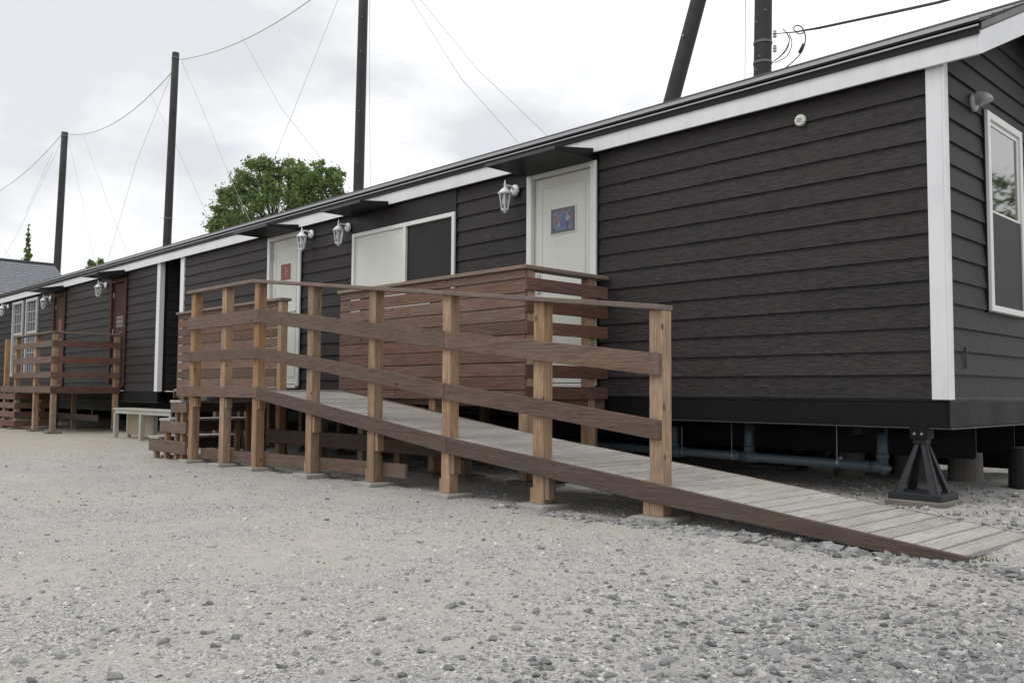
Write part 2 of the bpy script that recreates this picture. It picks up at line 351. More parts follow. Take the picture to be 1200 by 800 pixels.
# ------------------------------------------------------------------ ground
def ground_z(x, y):
    r = math.hypot(x-1.6, y+5.7); n = noise.noise
    z = gz(x, y)+.012*n(Vector((x*.9, y*.9, 0)))+.010*n(Vector((x*3.3, y*3.3, 4)))
    if r < 16:
        f = 1 if r < 12 else (16-r)/4
        z += f*(.008*n(Vector((x*9, y*9, 8)))+.0045*n(Vector((x*24, y*24, 5))))
    return z
def ground():
    mb = MB(); cx, cy = 1.6, -5.7
    radii = [0.0]+[.6*1.0115**i for i in range(0, 270)]
    while radii[-1] < 640: radii.append(radii[-1]*1.05)
    seg = 620; vs = [(cx, cy, gz(cx, cy))]; fs = []
    for r in radii[1:]:
        for k in range(seg):
            th = 2*math.pi*k/seg; x = cx+r*math.cos(th); y = cy+r*math.sin(th)
            z = gz(x, y)
            z = ground_z(x, y) if r < 30 else z+.012*noise.noise(Vector((x*.9, y*.9, 0)))
            vs.append((x, y, z))
    for k in range(seg): fs.append((0, 1+k, 1+(k+1) % seg))
    for i in range(len(radii)-2):
        a = 1+i*seg; b = a+seg
        for k in range(seg):
            k2 = (k+1) % seg; fs.append((a+k, b+k, b+k2, a+k2))
    me = bpy.data.meshes.new('gravel_ground'); me.from_pydata(vs, [], fs); me.materials.append(M['ground'])
    me.polygons.foreach_set('use_smooth', [True]*len(me.polygons))
    o = bpy.data.objects.new('gravel_ground', me); COL.objects.link(o); o['kind'] = 'structure'
ground()
# ------------------------------------------------------------------ trailer houses
EXP = .1655; Z0 = -.023; ZTOP = 2.36; W_ = 3.3; RIDGE_Y = 1.65; PITCH_R = .43
def lap(name, axis, a0, a1, z, mat, parent, a1top=None, a0top=None, h=EXP):
    """one clapboard; axis x: front wall (outer face -Y); axis y: end wall (outer face +X)"""
    zt = z+h+.012
    a1t = a1 if a1top is None else a1top; a0t = a0 if a0top is None else a0top
    mb = MB()
    if axis == 'x':
        vs = [(a0, -.021, z), (a1, -.021, z), (a1t, -.002, zt), (a0t, -.002, zt), (a0, .006, z), (a1, .006, z), (a1t, .006, zt), (a0t, .006, zt)]
    else:
        vs = [(.021+XW, a0, z), (.021+XW, a1, z), (.002+XW, a1t, zt), (.002+XW, a0t, zt), (-.006+XW, a0, z), (-.006+XW, a1, z), (-.006+XW, a1t, zt), (-.006+XW, a0t, zt)]
    mb.add(vs, [(0, 1, 2, 3), (4, 7, 6, 5), (0, 4, 5, 1), (3, 2, 6, 7), (0, 3, 7, 4), (1, 5, 6, 2)])
    return part(name, mb, mat, parent)
XW = -.035
def intervals(a0, a1, z, h, holes):
    segs = [(a0, a1)]
    for (h0, h1, b0, b1) in holes:
        if z+h*.6 > b0 and z+h*.4 < b1:
            ns = []
            for s0, s1 in segs:
                if h1 <= s0 or h0 >= s1: ns.append((s0, s1)); continue
                if h0 > s0: ns.append((s0, h0))
                if h1 < s1: ns.append((h1, s1))
            segs = ns
    return segs
def front_wall(parent, x0, x1, holes, joints):
    z = Z0; i = 0
    while z < ZTOP-.02:
        h = min(EXP, ZTOP-z)
        for s0, s1 in intervals(x0, x1, z, h, holes):
            cuts = [s0]+[j for j in joints[i % len(joints)] if s0+.4 < j < s1-.4]+[s1]
            for c0, c1 in zip(cuts, cuts[1:]):
                lap('siding_board', 'x', c0, c1-.0005, z, M['siding_x'], parent, h=h)
        z += EXP; i += 1
def lantern(x, z, parent, label=None):
    """white six-sided carriage lantern on a curved arm"""
    root = part('wall_lantern', MB().lathe((x, 0, z), [(.045, -.022), (.062, -.034), (.058, -.055), (.03, -.066)], 12, 'y'), M['lamp_white'], parent, smooth=True, label=label)
    a = MB().tube([(x, -.05, z), (x, -.10, z+.035), (x, -.155, z+.03), (x, -.185, z-.005), (x, -.185, z-.03)], [.013, .012, .011, .011, .012], 8)
    part('arm', a, M['lamp_white'], root, smooth=True)
    y = -.185
    part('cap', MB().lathe((x, y, z), [(.072, -.065), (.078, -.055), (.058, -.035), (.032, -.005), (.014, .005), (.010, .03), (.016, .042), (.006, .055), (.003, .085)], 12), M['lamp_white'], root, smooth=True)
    cage = MB()
    for k in range(6):
        th = math.pi*k/3+.2
        cage.tube([(x+.062*math.cos(th), y+.062*math.sin(th), z-.065), (x+.036*math.cos(th), y+.036*math.sin(th), z-.225)], .0055, 5)
    cage.lathe((x, y, z), [(.04, -.235), (.042, -.222), (.03, -.218)], 12); cage.lathe((x, y, z), [(.006, -.262), (.022, -.247), (.02, -.235)], 10)
    part('cage', cage, M['lamp_white'], root)
    part('lantern_glass', MB().lathe((x, y, z), [(.034, -.218), (.057, -.068)], 6), M['lantern_glass'], root)
    part('bulb', MB().lathe((x, y, z), [(.012, -.07), (.016, -.10), (.028, -.14), (.02, -.17), (.005, -.18)], 8), M['lamp_white'], root, smooth=True)
def awning(x0, x1, parent, z=2.225, depth=.62, zt=2.335):
    poly = [(-depth, z), (-depth, z+.022), (-.085, zt), (-.022, zt+.01), (-.022, z)]
    a = part('awning', MB().prism(poly, 'x', x0, x1), M['black_metal'], parent, .002)
    part('front_edge', MB().box(x0-.004, x1+.004, -depth-.008, -depth-.0005, z-.006, z+.026), M['flange'], a)
def panel_door(x0, x1, parent, z0=.065, z1=2.255, hinge_right=True, mat=None, fmat=None, picture=None, leafname='door'):
    mat = mat or M['door_white']; fmat = fmat or M['frame_white']
    f = MB(); fwid = .07
    f.box(x0, x0+fwid, -.050, .05, z0, z1); f.box(x1-fwid, x1, -.050, .05, z0, z1); f.box(x0+fwid, x1-fwid, -.042, .05, z1-fwid, z1); f.box(x0+fwid, x1-fwid, -.052, .05, z0-.03, z0+.02)
    fr = part('door_frame', f, fmat, parent, .004)
    lx0, lx1, lz0, lz1 = x0+fwid+.008, x1-fwid-.008, z0+.03, z1-fwid-.008
    for ca in (x1+.0003, x0-.016): part('casing', MB().box(ca, ca+.0157, -.028, .0, z0-.1, z1+.002), M['black_metal'], fr)
    d = part(leafname, MB().box(lx0, lx1, .004, .044, lz0, lz1), mat, parent, .003)
    # raised moulding round the field
    mo = MB(); q = .095; w = .014
    mo.box(lx0+q, lx0+q+w, -.003, .006, lz0+q, lz1-q); mo.box(lx1-q-w, lx1-q, -.003, .006, lz0+q, lz1-q)
    mo.box(lx0+q+w, lx1-q-w, -.002, .006, lz0+q, lz0+q+w); mo.box(lx0+q+w, lx1-q-w, -.002, .006, lz1-q-w, lz1-q)
    part('moulding', mo, mat, d, .002)
    hx = lx1-.012 if hinge_right else lx0+.012
    for hz in (lz0+.25, (lz0+lz1)/2, lz1-.28):
        part('hinge', MB().lathe((hx, -.006, hz), [(.008, 0), (.008, .10)], 8), M['zinc'], d)
    kx = lx0+.06 if hinge_right else lx1-.06; s = 1 if hinge_right else -1
    hd = MB().box(kx-.02, kx+.02, -.006, .004, 1.0, 1.2).tube([(kx, -.004, 1.12), (kx, -.05, 1.12), (kx+s*.015, -.055, 1.12), (kx+s*.12, -.055, 1.115)], .009, 8)
    part('handle', hd, M['zinc'], d)
    return d

# ---- near trailer house
B1 = thing('trailer_house', (-6, 0, Z0-.2), 'long near trailer house clad in dark clapboards with white corner trim, standing behind the ramp', 'trailer house')
holes = [(-4.11, -3.17, -.1, 2.258), (-7.35, -5.26, 1.0, 3), (-9.58, -8.63, -.1, 2.27)]
J = [[-1.6, -5.2, -10.9], [-11.6], [-2.5, -7.9], [-10.3], [-1.1, -4.7], [-11.1, -5.0]]
front_wall(B1, -12.55, -.115, holes, J)
# backing wall (membrane behind the boards), far wall and floor
bk = MB()
def wall_y(mb, x0, x1, y0, y1, z0, z1, hl):
    xs = sorted({x0, x1, *[h for q in hl for h in q[:2]]})
    for a, b in zip(xs, xs[1:]):
        cut = [q for q in hl if q[0] <= a+1e-6 and q[1] >= b-1e-6]
        if not cut: mb.box(a, b, y0, y1, z0, z1)
        else:
            q = cut[0]
            if q[2] > z0: mb.box(a, b, y0, y1, z0, q[2])
            if q[3] < z1: mb.box(a, b, y0, y1, q[3], z1)
wall_y(bk, -12.6, -.06, .007, .05, Z0, 2.45, [(-4.11, -3.17, Z0, 2.255), (-9.58, -8.63, Z0, 2.255)])
bk.box(-12.6, -.06, W_-.05, W_, Z0, 2.45); bk.box(-12.65, -12.601, .0, W_, Z0, 2.45)
part('wall', bk, M['dark_panel'], B1)
part('floor', MB().box(-12.6, -.06, .052, W_-.052, -.02, 0.04), M['dark_panel'], B1)
# end wall: window hole y .82-1.66, z .635-2.175
WY0, WY1, WZ0, WZ1 = .82, 1.66, .635, 2.18
ew = MB(); ew.box(-.058, -.043, .0, WY0, Z0, 2.5).box(-.058, -.043, WY1, W_, Z0, 2.5).box(-.058, -.043, WY0, WY1, Z0, WZ0).box(-.058, -.043, WY0, WY1, WZ1, 2.5)
ew.prism([(0, 2.502), (W_, 2.502), (RIDGE_Y, 3.22)], 'x', -.058, -.043)
part('wall', ew, M['dark_panel'], B1)
z = Z0
def roof_under(y): return 2.50+PITCH_R*(min(y, 2*RIDGE_Y-y))
while z < 3.15:
    zt = z+EXP
    def lim(zz): return max(0.105, (zz-2.48)/PITCH_R) if zz > 2.48 else .0
    l0, l1 = lim(z), lim(min(zt+.012, 3.19)); l0 = max(l0, .012); l1 = max(l1, .012)
    if z > WZ0-.1 and z < WZ1-.08:
        lap('siding_board', 'y', l0, WY0, z, M['siding_y'], B1, a0top=l1); lap('siding_board', 'y', WY1, W_, z, M['siding_y'], B1)
    else:
        lap('siding_board', 'y', l0, W_-l0, z, M['siding_y'], B1, a0top=l1, a1top=W_-l1)
    z += EXP
part('corner_trim', MB().box(-.122, -.012, -.034, -.0005, Z0-.012, 2.34), M['white'], B1, .003)
part('corner_trim', MB().box(-.0118, .006, -.034, .035, Z0-.0115, 2.33), M['white'], B1, .002)
part('corner_trim', MB().box(-12.70, -12.555, -.034, .04, Z0-.012, 2.33), M['white'], B1, .003)
# small torn sealing strip on the end wall
part('sealing_strip', MB().prism([(.30, .19), (.325, .19), (.335, .26), (.318, .34), (.30, .335), (.308, .27)], 'x', -.012, -.006), M['black_metal'], B1)

def roofing(root, x0, x1, rake_right, fname):
    ya = -.082
    fb = [x0]
    while fb[-1] < x1-3.7: fb.append(fb[-1]+3.64)
    fb.append(x1)
    for a, b in zip(fb, fb[1:]): bx('fascia_board', a, b-.0004, ya, ya+.022, 2.295, 2.44, M['white'], root, .002)
    part('soffit', MB().box(x0, x1-.03, ya+.0225, -.0205, 2.345, 2.36), M['black_metal'], root)
    part('drip_edge', MB().box(x0, x1+.012, ya-.016, ya-.001, 2.432, 2.488), M['black_metal'], root)
    part('drip_edge', MB().box(x0, x1+.015, ya-.03, ya-.0165, 2.480, 2.492), M['roof_edge'], root)
    # stepped metal roofing: courses parallel to the eave
    n = 7; y0 = ya-.03; run = (RIDGE_Y-y0)/n
    for side in (0, 1):
        for i in range(n):
            ys = y0+run*i; ye = y0+run*(i+1)+.02 if i < n-1 else RIDGE_Y
            zs = 2.512+PITCH_R*(ys-y0)+.020; ze = 2.512+PITCH_R*(ye-y0)+.002
            poly = [(ys, zs-.026), (ys, zs), (ye, ze), (ye, ze-.018)]
            e = [(ys-.004, zs-.010), (ys-.004, zs+.0005), (ys-.0005, zs+.0005), (ys-.0005, zs-.010)]
            if side: poly = [(2*RIDGE_Y-a, b) for a, b in poly]; e = [(2*RIDGE_Y-a, b) for a, b in e]
            rp = part('roof_panel', MB().prism(poly, 'x', x0, x1+.02), M['roof'], root)
            if side == 0 and i < 5: part('edge_strip', MB().prism(e, 'x', x0, x1+.02), M['roof_edge'], rp)
    rz = 2.512+PITCH_R*(RIDGE_Y-y0)
    part('ridge_cap', MB().prism([(RIDGE_Y-.12, rz-.035), (RIDGE_Y, rz+.03), (RIDGE_Y+.12, rz-.035), (RIDGE_Y, rz+.012)], 'x', x0, x1+.03), M['roof'], root)
    part('roof_deck', MB().prism([(y0+.01, 2.496), (RIDGE_Y, 2.496+PITCH_R*(RIDGE_Y-y0)), (2*RIDGE_Y-y0-.01, 2.496), (2*RIDGE_Y-y0-.01, 2.44), (RIDGE_Y, 2.44+PITCH_R*(RIDGE_Y-y0)-.02), (y0+.04, 2.44)], 'x', x0+.01, x1-.002), M['black_metal'], root)
    if rake_right:
        zf = lambda y: 2.295+PITCH_R*(y-ya)
        rk = [(ya-.004, 2.292), (ya-.004, 2.452), (RIDGE_Y, zf(RIDGE_Y)+.185), (RIDGE_Y, zf(RIDGE_Y))]
        part('rake_board', MB().prism(rk, 'x', x1+.0005, x1+.024), M['white'], root, .002)
        part('rake_board', MB().prism([(2*RIDGE_Y+.001-a, b) for a, b in rk], 'x', x1+.0005, x1+.024), M['white'], root, .002)
        sf = [(ya+.02, 2.36), (RIDGE_Y, zf(RIDGE_Y)+.06), (RIDGE_Y, zf(RIDGE_Y)+.045), (ya+.02, 2.345)]
        part('soffit', MB().prism(sf, 'x', -.03, x1-.0005), M['black_metal'], root)
        tr = [(ya-.02, 2.456), (ya-.02, 2.50), (RIDGE_Y, zf(RIDGE_Y)+.245), (RIDGE_Y, zf(RIDGE_Y)+.19)]
        part('rake_trim', MB().prism(tr, 'x', x1+.0255, x1+.034), M['flange'], root)
roofing(B1, -13.0, .245, True, '')
# chassis skirt
part('chassis_skirt', MB().box(-12.6, -.030, -.012, .05, -.228, -.046), M['skirt'], B1, .003)
part('chassis_skirt', MB().box(-.0295, -.012, -.012, W_, -.228, -.046), M['skirt'], B1, .003)
part('chassis_flange', MB().box(-12.6, -.0, -.022, .09, -.238, -.2285), M['flange'], B1)
part('chassis_flange', MB().box(-.08, .002, .0905, W_, -.2378, -.2287), M['flange'], B1)
part('starter_strip', MB().box(-12.55, -.0305, -.018, .05, -.0455, -.0235), M['black_metal'], B1)
part('starter_strip', MB().box(-.03, -.0135, -.018, W_, -.0456, -.0236), M['black_metal'], B1)
for y in (.75, 1.65, 2.5):
    m = MB().box(-12.5, -.1, y-.05, y+.05, -.25, -.2383).box(-12.5, -.1, y-.006, y+.006, -.47, -.2505).box(-12.5, -.1, y-.05, y+.05, -.482, -.4705); part('chassis_beam', m, M['skirt'], B1)
for i in range(14):
    x = -.7-i*.88; part('cross_member', MB().box(x-.03, x+.03, .06, W_-.1, -.30, -.2395), M['skirt'], B1)
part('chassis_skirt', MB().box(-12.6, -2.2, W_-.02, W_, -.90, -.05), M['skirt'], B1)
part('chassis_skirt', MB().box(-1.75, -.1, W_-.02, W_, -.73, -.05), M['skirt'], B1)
# wheels of the chassis
for x in (-1.45, -2.4):
    for y in (2.35,):
        w = part('wheel', MB().lathe((x, y, -.47), [(.12, 0), (.29, .0), (.32, .03), (.32, .19), (.29, .22), (.12, .22)], 24, 'y'), M['rubber'], B1, .004, True)
        part('rim', MB().lathe((x, y-.004, -.47), [(.05, .02), (.05, -.01), (.16, 0.0), (.18, .012)], 16, 'y'), M['flange'], w, 0, True)
# doors
d1 = panel_door(-4.11, -3.17, B1, hinge_right=True)
fp = MB(); fp.box(-3.808, -3.798, -.006, .002, 1.58, 1.85).box(-3.472, -3.462, -.006, .002, 1.58, 1.85).box(-3.798, -3.472, -.006, .002, 1.58, 1.59).box(-3.798, -3.472, -.006, .002, 1.84, 1.85)
part('picture_frame', fp, M['frame_white'], d1)
part('picture_border', MB().box(-3.7975, -3.4725, -.003, .0035, 1.5905, 1.8395), M['pic_border'], d1)
part('picture', MB().box(-3.765, -3.505, -.0045, -.0031, 1.615, 1.815), M['picture'], d1, label='small blue, violet and red picture panel')
d2 = panel_door(-9.58, -8.63, B1, z1=2.27, hinge_right=False)
part('sign', MB().box(-9.24, -8.98, -.004, .0035, 1.60, 1.83), M['red_sign'], d2, label='small red door sign')
part('sign_print', MB().box(-9.12, -9.08, -.0055, -.0042, 1.64, 1.79).box(-9.07, -9.02, -.0055, -.0042, 1.71, 1.74), M['sign_pale'], d2)
# side window opening of the house: left pale shutter, right dark shutter
fx0, fx1, fz0, fz1 = -7.33, -5.265, 1.0, 2.035
f = MB(); t_ = .05
f.box(fx0, fx0+t_, -.05, .03, fz0, fz1).box(fx1-t_, fx1, -.05, .03, fz0, fz1).box(fx0+t_, fx1-t_, -.048, .03, fz1-t_, fz1).box(fx0+t_, fx1-t_, -.048, .03, fz0, fz0+t_).box(-6.235, -6.18, -.047, .03, fz0+t_, fz1-t_)
sw = part('serving_window', f, M['frame_white'], B1, .003)
for ca in (fx1+.0003, fx0-.016): part('casing', MB().box(ca, ca+.0157, -.028, 0, fz0, fz1+.002), M['black_metal'], sw)
part('pale_shutter', MB().box(fx0+t_+.001, -6.236, -.022, .006, fz0+t_+.001, fz1-t_-.001), M['door_white'], sw)
part('dark_shutter', MB().box(-6.179, fx1-t_-.001, -.016, .006, fz0+t_+.001, fz1-t_-.001), M['dark_panel'], sw)
sm = MB().box(fx0+t_+.03, fx0+t_+.042, -.026, -.0221, fz0+.08, fz1-.09).box(fx0+t_+.042, -6.26, -.026, -.0221, fz1-.102, fz1-.09); part('shutter_bead', sm, M['frame_white'], sw)
part('header_panel', MB().box(-7.35, -5.262, -.024, .0, 2.037, 2.3), M['dark_panel'], B1)
awning(-4.11, -3.17, B1); awning(-7.35, -6.49, B1, z=2.262, depth=.5, zt=2.335); awning(-9.6, -8.63, B1, z=2.255, depth=.57, zt=2.335)
lantern(-4.29, 2.115, B1, 'white lantern just left of the nearest door'); lantern(-7.44, 2.14, B1, 'white lantern at the upper left corner of the shuttered window'); lantern(-8.36, 2.17, B1, 'white lantern right of the far white door')
# vent cap
vt = part('round_vent', MB().lathe((-1.075, 0, 2.148), [(.030, -.012), (.046, -.014), (.046, -.034), (.038, -.044)], 20, 'y'), M['door_white'], B1, 0, False)
part('vent_slot', MB().box(-1.098, -1.052, -.0455, -.0442, 2.156, 2.162).box(-1.10, -1.05, -.0455, -.0442, 2.142, 2.148).box(-1.098, -1.052, -.0455, -.0442, 2.128, 2.134), M['ink'], vt)
# hooded vent on the end wall
part('hooded_vent', MB().lathe((XW, .60, 2.185), [(.07, .012), (.07, .035), (.055, .045)], 18, 'x'), M['lamp_pale'], B1, 0, True)
hd = []
m = MB()
for i in range(7):
    th = math.pi*i/6*.5
    hd.append((XW+.03+.085*math.sin(th), .60, 2.19+.03*math.cos(th)-.02*math.sin(th)))
part('vent_hood', MB().tube(hd, [.046, .048, .050, .050, .050, .049, .048], 14), M['lamp_pale'], B1, 0, True)

def sash_window(y0, y1, z0, z1, root):
    f = MB(); w = .06; xo = XW+.052
    f.box(XW-.05, xo, y0, y0+w, z0, z1).box(XW-.05, xo, y1-w, y1, z0, z1).box(XW-.05, xo-.002, y0+w, y1-w, z1-w, z1).box(XW-.05, xo-.002, y0+w, y1-w, z0, z0+w*.8)
    fr = part('window', f, M['frame_white'], root, .004)
    part('casing', MB().box(XW, XW+.028, y0-.016, y0-.0003, z0-.01, z1+.01), M['black_metal'], fr)
    zm = z0+.5*(z1-z0)
    s = MB(); q = .035
    # upper sash outside, lower sash inside
    for (a, b, xx) in ((zm-.02, z1-w-.001, xo-.018), (z0+w*.8+.001, zm+.02, xo-.042)):
        s.box(xx-.02, xx, y0+w+.001, y0+w+q, a, b).box(xx-.02, xx, y1-w-q, y1-w-.001, a, b).box(xx-.02, xx-.001, y0+w+q, y1-w-q, b-q, b).box(xx-.02, xx-.001, y0+w+q, y1-w-q, a, a+q)
    part('sash', s, M['frame_white'], fr, .002)
    part('pane', MB().box(xo-.03, xo-.026, y0+w+q-.004, y1-w-q+.004, zm+.012, z1-w-q+.004), M['glass'], fr)
    part('pane', MB().box(xo-.056, xo-.052, y0+w+q-.004, y1-w-q+.004, z0+w*.8+q-.004, zm-.014), M['glass'], fr)
    part('insect_screen', MB().box(xo-.016, xo-.0145, y0+w, y1-w, z0+w*.8, zm-.005), M['insect'], fr)
    cu = MB(); n = 26; pts = []
    for i in range(n+1):
        yy = y0+w+(y1-y0-2*w)*i/n; pts.append((XW-.085+.014*math.sin(i*1.55), yy))
    cu.prism(pts+[(a-.004, b) for a, b in pts[::-1]], 'z', z0+.05, z1-.05); part('curtain', cu, M['curtain'], fr, smooth=False)
sash_window(WY0, WY1, WZ0, WZ1, B1)

# ---- joining panel between the two houses, closed by a dark recessed wall
B2 = thing('trailer_house', (-20, 0, Z0-.2), 'far left trailer house of dark clapboards with red-brown doors and two white grid windows', 'trailer house')
holes2 = [(-16.05, -15.2, -.1, 2.2), (-19.75, -18.9, -.1, 2.2), (-22.10, -20.98, .30, 2.24), (-23.40, -22.28, .30, 2.24)]
holes2 = [(-16.05, -15.2, -.1, 2.2), (-19.75, -18.9, -.1, 2.2), (-21.95, -21.0, .30, 2.245), (-23.15, -22.2, .30, 2.245)]
front_wall(B2, -27, -13.70, holes2, [[-17.2, -24.1], [-18.5], [-20.3, -14.9], [-26, -16.9]])
bk2 = MB(); wall_y(bk2, -27, -13.62, .007, .05, Z0, 2.45, [(a, b, max(c, Z0), d) for a, b, c, d in holes2])
bk2.box(-27, -13.62, W_-.05, W_, Z0, 2.45).box(-13.66, -13.62, .051, W_-.051, Z0, 2.45); part('wall', bk2, M['dark_panel'], B2)
part('floor', MB().box(-27, -13.67, .052, W_-.052, -.02, .04), M['dark_panel'], B2)
for i in range(15): lap_z = Z0+i*EXP; XW_save = XW; XW = -13.62; lap('siding_board', 'y', .125, 1.2, lap_z, M['siding_y'], B2, h=min(EXP, ZTOP-lap_z)); XW = XW_save
part('corner_trim', MB().box(-13.72, -13.595, -.034, -.0005, Z0-.012, 2.34), M['white'], B2, .003)
part('corner_trim', MB().box(-13.5948, -13.578, -.034, .055, Z0-.0115, 2.33), M['white'], B2, .002)
part('link_panel', MB().box(-13.61, -12.61, W_-.02, W_, -.93, 2.4), M['black_metal'], B2)
part('chassis_skirt', MB().box(-27.0, -26.98, .06, W_-.03, -.95, -.03), M['skirt'], B2)
part('link_panel', MB().box(-13.55, -12.655, .55, .58, -.2, 2.42), M['black_metal'], B2)
roofing(B2, -27, -13.002, False, '')
part('chassis_skirt', MB().box(-27, -13.62, -.012, .05, -.228, -.046), M['skirt'], B2, .003)
part('chassis_flange', MB().box(-27, -13.6, -.022, .09, -.238, -.2285), M['flange'], B2)
part('starter_strip', MB().box(-27, -13.6, -.018, .05, -.0455, -.0235), M['black_metal'], B2)
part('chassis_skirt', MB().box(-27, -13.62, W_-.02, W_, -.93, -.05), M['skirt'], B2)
for y in (.75, 2.5): part('chassis_beam', MB().box(-26.8, -13.7, y-.05, y+.05, -.48, -.24), M['skirt'], B2)
d3 = panel_door(-16.05, -15.2, B2, z1=2.195, mat=M['door_wood'], fmat=M['door_wood'], hinge_right=False)
part('notice', MB().box(-15.76, -15.46, -.005, .0035, 1.24, 1.45), M['paper'], d3, label='pale notice sheet')
part('notice_print', MB().box(-15.73, -15.62, -.0065, -.0052, 1.36, 1.43).box(-15.60, -15.49, -.0065, -.0052, 1.36, 1.43).box(-15.73, -15.62, -.0065, -.0052, 1.26, 1.34).box(-15.60, -15.49, -.0065, -.0052, 1.26, 1.34), M['ink'], d3)
d4 = panel_door(-19.75, -18.9, B2, z1=2.195, mat=M['door_wood'], fmat=M['door_wood'], hinge_right=False)
part('notice', MB().box(-19.44, -19.20, -.005, .0035, 1.32, 1.60), M['far_notice'], d4, label='faded red notice')
awning(-16.05, -15.2, B2, z=2.215, depth=.58); awning(-19.75, -18.9, B2, z=2.215, depth=.58)
for x, zz in ((-16.35, 2.13), (-20.0, 2.12), (-23.6, 2.17), (-24.9, 2.17)): lantern(x, zz, B2)
for (a, b) in ((-21.95, -21.0), (-23.15, -22.2)):
    f = MB(); w = .07; z0, z1 = .31, 2.24
    f.box(a, a+w, -.05, .04, z0, z1).box(b-w, b, -.05, .04, z0, z1).box(a+w, b-w, -.048, .04, z1-w, z1).box(a+w, b-w, -.048, .04, z0, z0+w)
    fr = part('window', f, M['far_frame'], B2, .003)
    mu = MB(); 
    for i in (1, 2, 3): xx = a+w+(b-a-2*w)*i/4; mu.box(xx-.007, xx+.007, -.012, .012, z0+w, z1-w)
    for i in range(1, 7): zz = z0+w+(z1-z0-2*w)*i/7; hw = .028 if i == 4 else .007; mu.box(a+w, b-w, -.010, .010, zz-hw, zz+hw)
    part('muntin', mu, M['far_frame'], fr)
    part('pane', MB().box(a+w-.004, b-w+.004, .013, .017, z0+w-.004, z1-w+.004), M['far_glass'], fr)

# ------------------------------------------------------------------ wheelchair ramp
YF = -2.125                     # front face of the stringer
YB = -1.12                      # far edge of the boards
ZD = .008                       # landing level
RZ = [(-5.86, .008), (-5.78, -.002), (-2.85, -.352), (-.95, -.542), (.76, -.728)]
STR = [(-5.83, .030), (-2.85, -.345), (-.95, -.533), (.79, -.724)]
def rz(x): return pl(RZ, x)
RAMP = thing('access_ramp', (-2.5, -1.6, -.77), 'long sloping wooden wheelchair ramp with tan posts and dark rails beside the near house', 'ramp')
# boards
bw = .1145; x = .765; i = 0
shared = {}
while x-bw > -5.80:
    xc = x-bw/2; th = -math.atan2(rz(x-.002)-rz(x-bw), bw)
    key = i % 4
    if key not in shared:
        shared[key] = mesh_from(MB().box(-bw/2+.0055, bw/2-.0055, 0, -YF+YB-.03, -.028, 0), 'deck_board', M['deck_y'], .003)
    o = bpy.data.objects.new('deck_board', shared[key])
    place(o, (xc, YF+.03, rz(xc)+random.uniform(-.0012, .0012)), RAMP); o.rotation_euler = (-.008, th, random.uniform(-.0012, .0012))
    x -= bw; i += 1
def sheared(name, prof, xa, xb, y0, y1, h, mat, parent, bevel=.003, zoff=0, low=None):
    xs = [xa]+[p[0] for p in prof if xa < p[0] < xb]+[xb]
    top = [(q, pl(prof, q)+zoff) for q in xs]; bot = [(q, (pl(prof, q)+zoff-h) if low is None else max(pl(prof, q)+zoff-h, low(q))) for q in xs[::-1]]
    return part(name, MB().prism(top+bot, 'y', y0, y1), mat, parent, bevel)
sheared('stringer', STR, -5.83, -2.86, YF, YF+.030, .118, M['fascia_wood'], RAMP)
sheared('stringer', STR, -2.857, .79, YF, YF+.030, .118, M['fascia_wood'], RAMP, low=lambda q: gz(q, YF)-.03)
sheared('stringer', STR, -5.83, .77, YB+.002, YB+.030, .10, M['fascia_wood'], RAMP, low=lambda q: gz(q, YF)-.03, zoff=-.018)
sheared('stringer', STR, -5.8, .3, -1.62, -1.585, .10, M['fascia_wood'], RAMP, low=lambda q: gz(q, YF)-.03, zoff=-.055)
PX = [-.991, -1.973, -2.955, -3.943, -4.937]
CAPZ = [(-5.95, 1.125), (-4.92, 1.006), (-.83, .518)]
UP = [(-5.84, .815), (-4.7, .68), (-3.7, .553), (-2.78, .445), (-1.8, .335), (-.87, .232)]
LO = [(-5.84, .432), (-4.7, .297), (-3.7, .169), (-2.78, .045), (-1.8, -.055), (-.87, -.165)]
PY0, PY1 = YF+.0305, YF+.1205
def post(x0, y0, zt, zb, parent, w=.1, mat=None, d=.09):
    zb2 = zb
    return bx('post', x0, x0+w, y0, y0+d, zb2, zt, mat or M['post'], parent, .004)
def footing(xc, yc, parent, s=.13):
    g = ground_z(xc, yc); bx('footing', xc-s, xc+s, yc-s, yc+s, g-.06, g+.035, M['concrete'] if yc < -1.5 else M['conc_dark'], parent, .008)  # rear footings get darker concrete, painting in the shade below the deck
    return g+.035
for x in PX:
    zb = footing(x+.05, PY0+.045, RAMP); zt = pl(CAPZ, x+.05)-.032
    post(x, PY0, zt, zb, RAMP)
    # notched cleats carrying the stringer, and short stub beside the foot
    zs = rz(x)-.15
    if x < -1.5:
        bx('cleat', x+.1005, x+.14, PY0+.01, PY0+.08, zs-.13, zs+.02, M['post'], RAMP, .003)
        bx('cleat', x-.045, x-.0005, PY0+.02, PY0+.075, zb, zb+.10, M['post'], RAMP, .003)
    else: bx('cleat', x-.05, x-.0005, PY0+.0, PY0+.08, zb, zb+.10, M['post'], RAMP, .003)
# rear posts carrying the far edge
for x in PX[1:]:
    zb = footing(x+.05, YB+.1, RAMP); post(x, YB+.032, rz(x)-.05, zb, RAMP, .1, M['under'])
    bx('joist', x+.101, x+.135, PY1+.001, YB+.001, rz(x+.1)-.17, rz(x+.1)-.05, M['fascia_wood'], RAMP, .003)
